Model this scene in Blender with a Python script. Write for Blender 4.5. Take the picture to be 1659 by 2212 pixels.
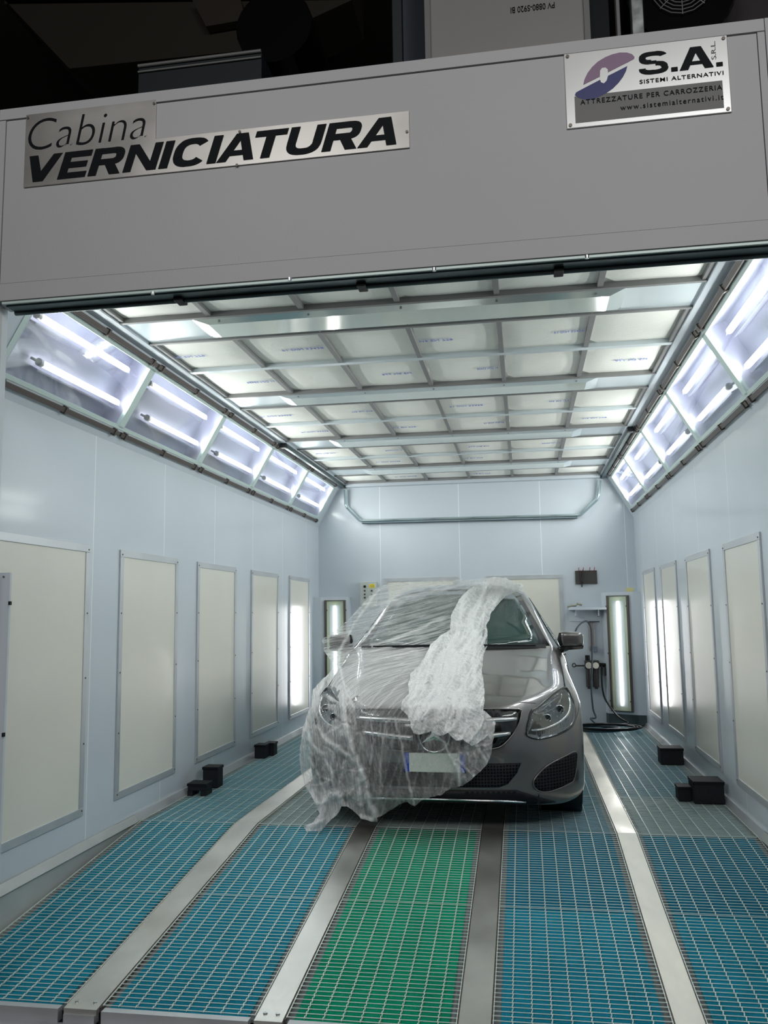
import bpy, bmesh, math, random
from math import sin, cos, pi, sqrt, atan2
from mathutils import Vector, Matrix, noise
from mathutils.bvhtree import BVHTree
from mathutils.geometry import delaunay_2d_cdt
random.seed(7)
for o in list(bpy.data.objects): bpy.data.objects.remove(o)
S = bpy.context.scene
C = S.collection

# ------------------------------------------------------------------ camera
PW, PH, FOC = 1659.0, 2212.0, 1819.27
YAW, PITCH, ROLL = 0.1621, 0.1202, -0.0139
_cy, _sy, _cp, _sp = cos(YAW), sin(YAW), cos(PITCH), sin(PITCH)
CF = Vector((-_sy*_cp, _cy*_cp, _sp)); _r = Vector((_cy, _sy, 0)); _u = _r.cross(CF)
CR = cos(ROLL)*_r + sin(ROLL)*_u; CU = -sin(ROLL)*_r + cos(ROLL)*_u
CAM = Vector((0.6, 0.0, 1.3))
cd = bpy.data.cameras.new('camera'); cam = bpy.data.objects.new('camera', cd); C.objects.link(cam)
cd.sensor_fit = 'HORIZONTAL'; cd.sensor_width = 36; cd.lens = FOC*36/PW; cd.clip_end = 100
m = Matrix.Identity(4)
for i in range(3):
    m[i][0] = CR[i]; m[i][1] = CU[i]; m[i][2] = -CF[i]; m[i][3] = CAM[i]
cam.matrix_world = m
S.camera = cam
def ray(px, py): return CF + CR*((px-PW/2)/FOC) - CU*((py-PH/2)/FOC)
def onY(px, py, y): d = ray(px, py); return CAM + d*(y/d.y)
def onZ(px, py, z): d = ray(px, py); return CAM + d*((z-CAM.z)/d.z)
def onX(px, py, x): d = ray(px, py); return CAM + d*((x-CAM.x)/d.x)

# ------------------------------------------------------------------ world, exposure, added facade fill lights
w = bpy.data.worlds.new('world'); S.world = w; w.use_nodes = True
w.node_tree.nodes['Background'].inputs[0].default_value = (0.8, 0.85, 0.9, 1)
w.node_tree.nodes['Background'].inputs[1].default_value = 0.02
S.view_settings.view_transform = 'Standard'; S.view_settings.look = 'None'
S.view_settings.gamma = 1; S.view_settings.use_curve_mapping = False
S.view_settings.exposure = 0.0
TUBE_POWER = 4.0
STRIP_POWER = 9.5
COLUMN_POWER = 6.0
def area(name, loc, target, sx, sy, power, col=(1, 1, 1)):
    l = bpy.data.lights.new(name, 'AREA'); l.shape = 'RECTANGLE'; l.size = sx; l.size_y = sy
    l.energy = power; l.color = col
    o = bpy.data.objects.new(name, l); C.objects.link(o); o.location = loc
    d = Vector(target)-Vector(loc); o.rotation_euler = d.to_track_quat('-Z', 'Y').to_euler(); return o
def strip(a, b, direction, width, power, parent):
    """the light a fluorescent tube sends into the booth"""
    l = bpy.data.lights.new('tube_light', 'AREA'); l.shape = 'RECTANGLE'; l.size = (b-a).length; l.size_y = width
    l.energy = power; l.color = (1, .99, .985)
    o = bpy.data.objects.new('tube_light', l); C.objects.link(o)
    x = (b-a).normalized(); z = -Vector(direction).normalized(); z = (z-x*z.dot(x)).normalized(); y = z.cross(x)
    m = Matrix.Identity(4); p = (a+b)/2-LOC.get(parent.name, Vector((0, 0, 0)))
    for i in range(3): m[i][0] = x[i]; m[i][1] = y[i]; m[i][2] = z[i]; m[i][3] = p[i]
    o.parent = parent; o.matrix_local = m; return o
area('added_facade_fill', (-1.5, -3.5, 5.4), (0, 3.2, 2.6), 3.0, 1.2, 115, (1, .985, .97))  # unseen lamps added behind the camera to brighten the facade
area('added_facade_fill', (2.6, -2.5, 5.4), (0.6, 3.2, 2.2), 3.0, 1.2, 115, (1, .985, .97))

# ------------------------------------------------------------------ materials
def srgb(r, g, b):
    f = lambda c: ((c/255+.055)/1.055)**2.4 if c > 10 else c/255/12.92
    return (f(r), f(g), f(b), 1)
def mat(name, col, rough=.5, metal=0, coat=0, spec=.5, bump=None, var=None, emis=None, alpha=None, aniso=0, coatr=.03):
    m = bpy.data.materials.new(name); m.use_nodes = True; nt = m.node_tree; N = nt.nodes; L = nt.links
    b = N['Principled BSDF']; b.inputs['Base Color'].default_value = col
    b.inputs['Roughness'].default_value = rough; b.inputs['Metallic'].default_value = metal
    b.inputs['Coat Weight'].default_value = coat; b.inputs['Coat Roughness'].default_value = coatr
    b.inputs['Specular IOR Level'].default_value = spec
    if aniso: b.inputs['Anisotropic'].default_value = aniso
    if bump or var:
        tc = N.new('ShaderNodeTexCoord')
    if var:   # (scale, amount, stretch)
        mp = N.new('ShaderNodeMapping'); L.new(tc.outputs['Object'], mp.inputs[0]); mp.inputs['Scale'].default_value = var[2]
        n = N.new('ShaderNodeTexNoise'); n.inputs['Scale'].default_value = var[0]; n.inputs['Detail'].default_value = 5
        L.new(mp.outputs[0], n.inputs['Vector'])
        r = N.new('ShaderNodeMapRange'); r.inputs[1].default_value = .3; r.inputs[2].default_value = .7
        r.inputs[3].default_value = 1-var[1]; r.inputs[4].default_value = 1+var[1]*.6
        L.new(n.outputs[0], r.inputs[0])
        mx = N.new('ShaderNodeMix'); mx.data_type = 'RGBA'; mx.blend_type = 'MULTIPLY'; mx.inputs[0].default_value = 1
        mx.inputs[6].default_value = col; L.new(r.outputs[0], mx.inputs[7]); L.new(mx.outputs[2], b.inputs['Base Color'])
        if metal > .5:
            r2 = N.new('ShaderNodeMapRange'); r2.inputs[1].default_value = .3; r2.inputs[2].default_value = .7
            r2.inputs[3].default_value = rough*.8; r2.inputs[4].default_value = rough*1.3
            L.new(n.outputs[0], r2.inputs[0]); L.new(r2.outputs[0], b.inputs['Roughness'])
    if bump:  # (scale, strength, stretch)
        mp = N.new('ShaderNodeMapping'); L.new(tc.outputs['Object'], mp.inputs[0]); mp.inputs['Scale'].default_value = bump[2]
        n = N.new('ShaderNodeTexNoise'); n.inputs['Scale'].default_value = bump[0]; n.inputs['Detail'].default_value = 4
        L.new(mp.outputs[0], n.inputs['Vector'])
        bp = N.new('ShaderNodeBump'); bp.inputs['Strength'].default_value = bump[1]; bp.inputs['Distance'].default_value = .01
        L.new(n.outputs[0], bp.inputs['Height']); L.new(bp.outputs[0], b.inputs['Normal'])
    if emis:
        b.inputs['Emission Color'].default_value = emis[0]; b.inputs['Emission Strength'].default_value = emis[1]
    return m
ONE = (1, 1, 1)
def seam_wall(name, col, axis, step, off):
    """painted sandwich-panel wall with a thin pale joint every step metres"""
    m = mat(name, col, .32, 0, .35, bump=(9, .05, ONE), var=(1.3, .04, ONE), coatr=.12)
    nt = m.node_tree; N = nt.nodes; L = nt.links; b = N['Principled BSDF']
    tc = N.new('ShaderNodeTexCoord'); sx = N.new('ShaderNodeSeparateXYZ'); L.new(tc.outputs['Object'], sx.inputs[0])
    a = N.new('ShaderNodeMath'); a.operation = 'ADD'; a.inputs[1].default_value = off; L.new(sx.outputs[axis], a.inputs[0])
    p = N.new('ShaderNodeMath'); p.operation = 'PINGPONG'; p.inputs[1].default_value = step/2; L.new(a.outputs[0], p.inputs[0])
    c = N.new('ShaderNodeMath'); c.operation = 'LESS_THAN'; c.inputs[1].default_value = .003; L.new(p.outputs[0], c.inputs[0])
    mx = N.new('ShaderNodeMix'); mx.data_type = 'RGBA'; L.new(c.outputs[0], mx.inputs[0])
    old = b.inputs['Base Color'].links[0].from_socket; L.new(old, mx.inputs[6]); mx.inputs[7].default_value = (.93, .95, .97, 1)
    L.new(mx.outputs[2], b.inputs['Base Color'])
    return m
WALLC = srgb(203, 211, 219)
M = {}
M['wall_side'] = seam_wall('booth_wall_side', WALLC, 1, 1.0, .35)
M['wall_back'] = seam_wall('booth_wall_back', WALLC, 0, .98, .15)
M['wall'] = mat('booth_white_paint', WALLC, .45, 0, .1, coatr=.25)
M['facade'] = mat('facade_grey_paint', srgb(186, 186, 188), .5, .0, 0, bump=(160, .08, ONE), var=(.9, .04, ONE))
M['facade_dark'] = mat('dark_galvanised', srgb(92, 104, 106), .38, .8, var=(6, .25, ONE))
M['alu'] = mat('aluminium', srgb(212, 216, 218), .3, .9, var=(14, .08, ONE))
M['alu_dull'] = mat('dull_aluminium', srgb(205, 208, 212), .42, .6, var=(5, .06, ONE))
M['galv'] = mat('galvanised_steel', srgb(214, 213, 208), .34, .85, var=(3, .16, ONE))
M['galv_wet'] = mat('scuffed_steel', srgb(244, 240, 228), .4, .6, var=(4, .2, (1, .5, 1)))
M['grate'] = mat('grating_zinc', srgb(214, 226, 220), .4, .25)
M['grate_bar'] = mat('grating_bar_zinc', srgb(236, 244, 236), .35, .2)
M['ceil_frame'] = mat('ceiling_frame_grey', srgb(128, 128, 128), .5, .1)
M['ceil_rib'] = mat('ceiling_rib', srgb(205, 214, 218), .4, .3)
M['ceil_metal'] = mat('ceiling_beam_metal', srgb(212, 222, 226), .3, .35, coat=.3)
M['filter'] = mat('ceiling_filter_cloth', srgb(248, 247, 240), .85, 0, bump=(30, .35, (1, 6, 1)), var=(3, .03, ONE))
M['ink'] = mat('blue_print', srgb(126, 140, 205), .6)
M['panel'] = mat('cream_panel', srgb(226, 224, 214), .28, 0, .25, var=(1.5, .03, ONE), coatr=.08)
M['frame'] = mat('lamp_frame_pale', srgb(205, 222, 218), .4, .1)
M['reflector'] = mat('lamp_reflector', srgb(176, 176, 198), .32, .5, bump=(4, .2, (3, .5, 1)))
M['brown'] = mat('brown_bar', srgb(92, 84, 80), .4, .3)
M['black'] = mat('black_plastic', srgb(18, 20, 24), .55, spec=.25)
M['rubber'] = mat('tyre_rubber', srgb(40, 40, 42), .8)
M['blackg'] = mat('gloss_black', srgb(8, 9, 11), .15, 0, .6)
M['foam'] = mat('black_block', srgb(14, 19, 26), .75, bump=(80, .3, ONE))
M['tube'] = mat('lit_tube', (1, 1, 1, 1), .3, emis=((1, .985, 1, 1), TUBE_POWER))
M['tubecap'] = mat('tube_cap', srgb(140, 138, 146), .4, .4)
M['paint'] = mat('car_paint', srgb(112, 110, 109), .28, .7, 1.0, coatr=.02)
M['chrome'] = mat('chrome', srgb(215, 216, 218), .12, 1)
M['silver'] = mat('satin_silver', srgb(205, 205, 206), .28, .85)
M['plate_white'] = mat('plate_white', srgb(205, 212, 205), .5)
M['plate_blue'] = mat('plate_blue', srgb(20, 66, 176), .4)
M['glass'] = mat('car_glass', srgb(44, 66, 62), .03, 0, 0, spec=.55)
M['brass'] = mat('yellow_plastic', srgb(214, 186, 60), .5)
M['yellow'] = mat('yellow_sticker', srgb(238, 215, 40), .6)
M['yellow_pale'] = mat('pale_yellow_tape', srgb(226, 216, 150), .6)
M['red'] = mat('red_handle', srgb(150, 40, 50), .5)
M['hose'] = mat('hose_rubber', srgb(52, 66, 74), .5)
M['hose_red'] = mat('hose_red', srgb(150, 90, 90), .5)
M['boxgrey'] = mat('control_box_grey', srgb(196, 202, 198), .45)
M['gun'] = mat('regulator_body', srgb(70, 66, 66), .4, .4)
M['gauge'] = mat('gauge_face', srgb(214, 212, 200), .3)
M['cloth'] = mat('rag', srgb(150, 150, 130), .9)
M['dark_hall'] = mat('dark_hall', srgb(44, 40, 32), .9, bump=(2, .5, ONE), var=(.5, .4, ONE))
M['dark_duct'] = mat('dark_duct', srgb(34, 40, 46), .6, .2)
M['duct'] = mat('duct_sheet', srgb(150, 148, 146), .5, .3, var=(1.2, .05, ONE))
M['redbeam'] = mat('red_hall_beam', srgb(150, 50, 50), .6)
M['hallgrey'] = mat('hall_wall', srgb(150, 150, 150), .8)
M['concrete'] = mat('concrete', srgb(120, 120, 118), .8, var=(2, .2, ONE))
M['pit'] = mat('pit_pale', srgb(118, 124, 126), .8)
M['teal'] = mat('teal_motor', srgb(14, 62, 62), .5)
M['steelplate'] = mat('brushed_sign', srgb(196, 194, 190), .3, .75, var=(2.2, .22, (.6, 1, 1)))
M['signwhite'] = mat('white_sign', srgb(228, 230, 230), .28, .45, var=(1.5, .06, ONE))
M['signgrey'] = mat('sign_grey', srgb(112, 112, 112), .5)
M['signblack'] = mat('sign_black', srgb(12, 17, 21), .6, spec=.15)
M['mauve'] = mat('logo_mauve', srgb(140, 112, 140), .4)
M['navy'] = mat('logo_navy', srgb(30, 40, 110), .4)
M['screw'] = mat('screw', srgb(110, 105, 98), .4, .7)
def mat_mat(name, col):
    return mat(name, col, .9, 0, spec=.1, bump=(60, .7, ONE), var=(7, .16, ONE))
M['mat_teal'] = mat_mat('glass_fibre_teal', srgb(22, 132, 158))
M['mat_teal2'] = mat_mat('glass_fibre_teal_dark', srgb(20, 108, 136))
M['mat_green'] = mat_mat('glass_fibre_green', srgb(0, 146, 110))
M['mat_grey'] = mat_mat('glass_fibre_grey', srgb(120, 140, 146))  # greyer mats for three lanes of the first row past the ramp
def clear(name, tint, fac, rough=.03):
    m = bpy.data.materials.new(name); m.use_nodes = True; nt = m.node_tree; N = nt.nodes; L = nt.links
    N.remove(N['Principled BSDF']); out = N['Material Output']
    t = N.new('ShaderNodeBsdfTransparent'); t.inputs[0].default_value = tint
    g = N.new('ShaderNodeBsdfGlossy'); g.inputs['Roughness'].default_value = rough
    lw = N.new('ShaderNodeLayerWeight'); lw.inputs[0].default_value = .3
    mr = N.new('ShaderNodeMapRange'); mr.inputs[3].default_value = fac; mr.inputs[4].default_value = min(1, fac+.5)
    L.new(lw.outputs['Fresnel'], mr.inputs[0])
    mx = N.new('ShaderNodeMixShader'); L.new(mr.outputs[0], mx.inputs[0]); L.new(t.outputs[0], mx.inputs[1]); L.new(g.outputs[0], mx.inputs[2])
    L.new(mx.outputs[0], out.inputs[0]); return m
M['pane'] = clear('lamp_pane', (.95, .98, .96, 1), .03)
M['lens'] = clear('headlight_lens', (.74, .76, .77, 1), .02)
def mesh_mat():
    """black honeycomb mesh of the air intakes"""
    m = mat('intake_mesh', srgb(12, 14, 16), .7, spec=.12); nt = m.node_tree; N = nt.nodes; L = nt.links; b = N['Principled BSDF']
    tc = N.new('ShaderNodeTexCoord'); v = N.new('ShaderNodeTexVoronoi'); v.feature = 'DISTANCE_TO_EDGE'; v.inputs['Scale'].default_value = 55
    v.inputs['Randomness'].default_value = .15
    mp = N.new('ShaderNodeMapping'); mp.inputs['Scale'].default_value = (1, 0, 1); L.new(tc.outputs['Object'], mp.inputs[0]); L.new(mp.outputs[0], v.inputs['Vector'])
    r = N.new('ShaderNodeValToRGB'); r.color_ramp.elements[0].color = (.022, .025, .028, 1); r.color_ramp.elements[0].position = .1
    r.color_ramp.elements[1].color = (.002, .002, .003, 1); r.color_ramp.elements[1].position = .2
    L.new(v.outputs['Distance'], r.inputs[0]); L.new(r.outputs[0], b.inputs['Base Color']); return m
M['imesh'] = mesh_mat()
def film_mat():
    """clear plastic masking film: how milky it is follows how many layers are bunched together"""
    m = bpy.data.materials.new('plastic_film'); m.use_nodes = True; nt = m.node_tree; N = nt.nodes; L = nt.links
    b = N['Principled BSDF']; out = N['Material Output']
    b.inputs['Base Color'].default_value = (1, 1, 1, 1); b.inputs['Roughness'].default_value = .16
    b.inputs['Specular IOR Level'].default_value = .8; b.inputs['Subsurface Weight'].default_value = 0
    at = N.new('ShaderNodeAttribute'); at.attribute_name = 'layers'
    tl = N.new('ShaderNodeBsdfTranslucent'); tl.inputs[0].default_value = (1, 1, 1, 1)
    ms = N.new('ShaderNodeMixShader'); ms.inputs[0].default_value = .28
    L.new(b.outputs[0], ms.inputs[1]); L.new(tl.outputs[0], ms.inputs[2])
    tp = N.new('ShaderNodeBsdfTransparent'); tp.inputs[0].default_value = (.97, .98, .98, 1)
    mx = N.new('ShaderNodeMixShader'); L.new(at.outputs['Fac'], mx.inputs[0]); L.new(tp.outputs[0], mx.inputs[1]); L.new(ms.outputs[0], mx.inputs[2])
    L.new(mx.outputs[0], out.inputs[0])
    # fine tension wrinkles: thin lines where the film doubles up, running along the stored fold direction
    fac = at.outputs['Fac']; hts = []
    for nm, sc, pw in (('wrinkle_a', 1.0, 7), ('wrinkle_b', 1.7, 9)):
        ac = N.new('ShaderNodeAttribute'); ac.attribute_name = nm
        sp = N.new('ShaderNodeSeparateXYZ'); L.new(ac.outputs['Vector'], sp.inputs[0])
        cb = N.new('ShaderNodeCombineXYZ'); L.new(sp.outputs[0], cb.inputs[0]); L.new(sp.outputs[1], cb.inputs[1])
        tx = N.new('ShaderNodeTexNoise'); tx.noise_dimensions = '2D'; tx.inputs['Scale'].default_value = sc; tx.inputs['Detail'].default_value = 2.5
        tx.inputs['Roughness'].default_value = .6; L.new(cb.outputs[0], tx.inputs['Vector'])
        a1 = N.new('ShaderNodeMath'); a1.operation = 'SUBTRACT'; a1.inputs[1].default_value = .5; L.new(tx.outputs[0], a1.inputs[0])
        a2 = N.new('ShaderNodeMath'); a2.operation = 'ABSOLUTE'; L.new(a1.outputs[0], a2.inputs[0])
        a3 = N.new('ShaderNodeMath'); a3.operation = 'MULTIPLY_ADD'; a3.inputs[1].default_value = -pw; a3.inputs[2].default_value = 1; a3.use_clamp = True; L.new(a2.outputs[0], a3.inputs[0])
        a4 = N.new('ShaderNodeMath'); a4.operation = 'POWER'; a4.inputs[1].default_value = 1.6; L.new(a3.outputs[0], a4.inputs[0])
        a5 = N.new('ShaderNodeMath'); a5.operation = 'MULTIPLY'; L.new(a4.outputs[0], a5.inputs[0]); L.new(sp.outputs[2], a5.inputs[1])
        a6 = N.new('ShaderNodeMath'); a6.operation = 'ADD'; a6.use_clamp = True; L.new(fac, a6.inputs[0]); L.new(a5.outputs[0], a6.inputs[1]); fac = a6.outputs[0]
        hts.append(a5.outputs[0])
    L.new(fac, mx.inputs[0])
    hs = N.new('ShaderNodeMath'); hs.operation = 'ADD'; L.new(hts[0], hs.inputs[0]); L.new(hts[1], hs.inputs[1])
    tc = N.new('ShaderNodeTexCoord'); n = N.new('ShaderNodeTexNoise'); n.inputs['Scale'].default_value = 14; n.inputs['Detail'].default_value = 3
    n.inputs['Distortion'].default_value = 2.5
    L.new(tc.outputs['Object'], n.inputs['Vector'])
    bp = N.new('ShaderNodeBump'); bp.inputs['Strength'].default_value = .5; bp.inputs['Distance'].default_value = .02
    h2 = N.new('ShaderNodeMath'); h2.operation = 'ADD'; L.new(n.outputs[0], h2.inputs[0]); L.new(hs.outputs[0], h2.inputs[1])
    L.new(h2.outputs[0], bp.inputs['Height']); L.new(bp.outputs[0], b.inputs['Normal'])
    return m
M['film'] = film_mat()

# ------------------------------------------------------------------ mesh builder
LOC = {}
class MB:
    def __init__(s): s.v = []; s.f = []
    def add(s, vs, fs):
        n = len(s.v); s.v += [tuple(v) for v in vs]; s.f += [tuple(i+n for i in f) for f in fs]; return s
    def box(s, x0, x1, y0, y1, z0, z1):
        return s.add([(x, y, z) for z in (z0, z1) for y in (y0, y1) for x in (x0, x1)],
                     [(0, 2, 3, 1), (4, 5, 7, 6), (0, 1, 5, 4), (2, 6, 7, 3), (0, 4, 6, 2), (1, 3, 7, 5)])
    def hexa(s, p):  # 8 points ordered like box
        return s.add(p, [(0, 2, 3, 1), (4, 5, 7, 6), (0, 1, 5, 4), (2, 6, 7, 3), (0, 4, 6, 2), (1, 3, 7, 5)])
    def tube(s, pts, r, n=10, caps=True, radii=None, closed=False):
        pts = [Vector(p) for p in pts]; k = len(pts); rings = []; up = None
        for i, p in enumerate(pts):
            a = pts[(i-1) % k] if (i or closed) else p; b = pts[(i+1) % k] if (i < k-1 or closed) else p
            t = (b-a)
            t = t.normalized() if t.length > 1e-9 else Vector((0, 0, 1))
            if up is None: up = Vector((0, 0, 1)) if abs(t.z) < .9 else Vector((1, 0, 0))
            u = (up - t*up.dot(t))
            if u.length < 1e-6: u = t.orthogonal()
            u.normalize(); w_ = t.cross(u); up = u
            rr = radii[i] if radii else r
            rings.append([p+(u*cos(2*pi*j/n)+w_*sin(2*pi*j/n))*rr for j in range(n)])
        vs = [q for R_ in rings for q in R_]; fs = []
        for i in range(k if closed else k-1):
            for j in range(n):
                a = i*n+j; b = i*n+(j+1) % n; c = ((i+1) % k)*n+(j+1) % n; d = ((i+1) % k)*n+j
                fs.append((a, b, c, d))
        if caps and not closed: fs += [tuple(range(n))[::-1], tuple((k-1)*n+j for j in range(n))]
        return s.add(vs, fs)
    def cyl(s, a, b, r, n=16): return s.tube([a, b], r, n)
    def prism(s, poly, d):   # poly: planar 3-D points, d: extrusion vector
        n = len(poly); d = Vector(d); P = [Vector(p) for p in poly]
        return s.add(P+[p+d for p in P], [tuple(range(n)), tuple(range(2*n-1, n-1, -1))]+[((i+1) % n, i, n+i, n+(i+1) % n) for i in range(n)])
    def lathe(s, prof, center, axis, n=32):  # prof: (r, h)
        ax = Vector(axis).normalized(); u = ax.orthogonal().normalized(); w_ = ax.cross(u); c = Vector(center); k = len(prof)
        vs = [c+ax*h+(u*cos(2*pi*j/n)+w_*sin(2*pi*j/n))*r for r, h in prof for j in range(n)]
        return s.add(vs, [(i*n+j, i*n+(j+1) % n, (i+1)*n+(j+1) % n, (i+1)*n+j) for i in range(k-1) for j in range(n)])
    def ring_rect(s, x0, x1, z0, z1, wd, y0, y1):
        s.box(x0, x1, y0, y1, z1-wd, z1); s.box(x0, x1, y0, y1, z0, z0+wd)
        s.box(x0, x0+wd, y0, y1, z0+wd, z1-wd); return s.box(x1-wd, x1, y0, y1, z0+wd, z1-wd)
def ob(name, mb, m, parent=None, smooth=False, bevel=0, kind=None, label=None, fixn=True):
    off = Vector((0, 0, 0))
    if parent is not None: off = LOC.get(parent.name, Vector((0, 0, 0)))
    me = bpy.data.meshes.new(name); me.from_pydata([tuple(Vector(v)-off) for v in mb.v], [], mb.f); me.update()
    if fixn:
        bm = bmesh.new(); bm.from_mesh(me); bmesh.ops.recalc_face_normals(bm, faces=bm.faces[:]); bm.to_mesh(me); bm.free()
    me.materials.append(m)
    if smooth:
        for p in me.polygons: p.use_smooth = True
    o = bpy.data.objects.new(name, me); C.objects.link(o)
    if parent is not None: o.parent = parent; LOC[o.name] = off
    if bevel:
        b = o.modifiers.new('b', 'BEVEL'); b.width = bevel; b.segments = 2; b.limit_method = 'ANGLE'
    if smooth == 'auto':
        pass
    if kind: o['kind'] = kind
    if label: o['label'] = label
    return o
def tag(o, label, cat, group=None, kind=None):
    o['label'] = label; o['category'] = cat
    if group: o['group'] = group
    if kind: o['kind'] = kind
    return o
def thing(name, label, cat, loc=(0, 0, 0), group=None):
    o = bpy.data.objects.new(name, None); C.objects.link(o); o.location = loc; o.empty_display_size = .05
    LOC[o.name] = Vector(loc); return tag(o, label, cat, group)
def struct(name, mb, m, parent=None, **k):
    o = ob(name, mb, m, parent, **k); o['kind'] = 'structure'; return o
def text(name, s, p0, width, height, m, parent, plane='front', shear=0, offset=0, rot=0, depth=.0015, space=1.0):
    """flat lettering fitted to width x height with its lower left corner at p0"""
    cu = bpy.data.curves.new(name, 'FONT'); cu.body = s; cu.size = 1; cu.shear = shear; cu.offset = offset; cu.extrude = 0; cu.space_character = space
    cu.resolution_u = 6
    to = bpy.data.objects.new('tmp', cu); C.objects.link(to); bpy.context.view_layer.update()
    me = bpy.data.meshes.new_from_object(to.evaluated_get(bpy.context.evaluated_depsgraph_get()))
    bpy.data.objects.remove(to)
    xs = [v.co.x for v in me.vertices]; ys = [v.co.y for v in me.vertices]
    x0, x1, y0, y1 = min(xs), max(xs), min(ys), max(ys)
    vs = []
    for v in me.vertices:
        a = (v.co.x-x0)/(x1-x0)*width; b = (v.co.y-y0)/(y1-y0)*height
        if rot == 180: a = width-a; b = height-b
        if rot == 90: a, b = -(v.co.y-y0)/(y1-y0)*height+height, (v.co.x-x0)/(x1-x0)*width
        if plane == 'front': vs.append((p0[0]+a, p0[1], p0[2]+b))
        else: vs.append((p0[0]+a, p0[1]+b, p0[2]))
    fs = [tuple(p.vertices) for p in me.polygons]; bpy.data.meshes.remove(me)
    mb = MB(); mb.add(vs, fs)
    o = ob(name, mb, m, parent, fixn=False)
    sd = o.modifiers.new('s', 'SOLIDIFY'); sd.thickness = depth; sd.offset = 0
    return o

def heavy(s_, t=.25):
    """extended bold capitals as filled polygons; returns list of polygons and the total width (height 1)"""
    out = []; X = 0
    def rect(x0, y0, x1, y1): out.append([(X+x0, y0), (X+x1, y0), (X+x1, y1), (X+x0, y1)])
    def para(a, b, c, d, y0=0, y1=1): out.append([(X+a, y0), (X+b, y0), (X+d, y1), (X+c, y1)])
    def arc(cx, cy, rx, ry, a0, a1, tx, ty, n=18, p=2.6):
        f = lambda v: math.copysign(abs(v)**(2/p), v)
        P = [(a0+(a1-a0)*i/n)*pi/180 for i in range(n+1)]
        O = [(X+cx+rx*f(cos(a)), cy+ry*f(sin(a))) for a in P]; I = [(X+cx+(rx-tx)*f(cos(a)), cy+(ry-ty)*f(sin(a))) for a in P]
        for i in range(n): out.append([O[i], O[i+1], I[i+1], I[i]])
    h = t*.82
    for ci_, ch in enumerate(s_):
        nx_ = s_[ci_+1:ci_+2]
        if ch == 'V': w = 1.28; para(.45, .83, 0, .34); para(.45, .83, w-.34, w)
        elif ch == 'E': w = 1.05; rect(0, 0, t*1.15, 1); rect(0, 0, w, h); rect(0, .5-h/2, w*.93, .5+h/2); rect(0, 1-h, w, 1)
        elif ch == 'R': w = 1.2; rect(0, 0, t*1.15, 1); rect(0, 1-h, .75, 1); rect(0, .37, .75, .37+h); arc(.75, .685, .42, .315, -90, 90, t*1.15, h); para(.80, w, .50, .88, 0, .42)
        elif ch == 'N': w = 1.22; rect(0, 0, t*1.1, 1); rect(w-t*1.1, 0, w, 1); para(w-.34, w, 0, .34)
        elif ch == 'I': w = t*1.2; rect(0, 0, w, 1)
        elif ch == 'C': w = 1.22; arc(.62, .5, .62, .515, 38, 322, t*1.2, h, 30)
        elif ch == 'A': w = 1.32; para(0, .34, .45, .78); para(w-.34, w, .54, .87); rect(.3, .2, 1.0, .2+h*.85)
        elif ch == 'T': w = 1.12; rect(0, 1-h, w, 1); rect(w/2-t*.6, 0, w/2+t*.6, 1)
        elif ch == 'U': w = 1.2; rect(0, .42, t*1.15, 1); rect(w-t*1.15, .42, w, 1); arc(.6, .42, .6, .435, 180, 360, t*1.15, h, 24)
        elif ch == 'S':
            w = 1.16; arc(.58, .735, .56, .28, 20, 180, t*1.15, h); arc(.50, .735, .48, .28, 180, 270, t*1.15, h); arc(.66, .27, .48, .27+.015, 0, 90, t*1.15, h*.98)
            arc(.58, .27, .58, .285, -180, 0, t*1.15, h); rect(.48, .455, .70, .455+h*.75); rect(.44, .50, .72, .56)
        elif ch == '.': w = t*1.1; rect(0, 0, w, h)
        X += w+(.10 if ch != '.' else .07)-(.26 if ch+nx_ in ('AT',) else .08 if ch+nx_ in ('IA', 'RA') else 0)
    return out, X-.10
def heavytext(name, s_, p0, width, height, m, parent, shear=0, t=.25, gap=None):
    P, wt = heavy(s_, t); k = (width-shear*height)/wt; mb = MB()
    for i, q in enumerate(P):
        pts = [(p0[0]+x*k+shear*y*height, p0[1]-(i % 7)*.0002, p0[2]+y*height) for x, y in q]
        mb.add(pts, [tuple(range(len(pts)))])
    return ob(name, mb, m, parent)
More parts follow.
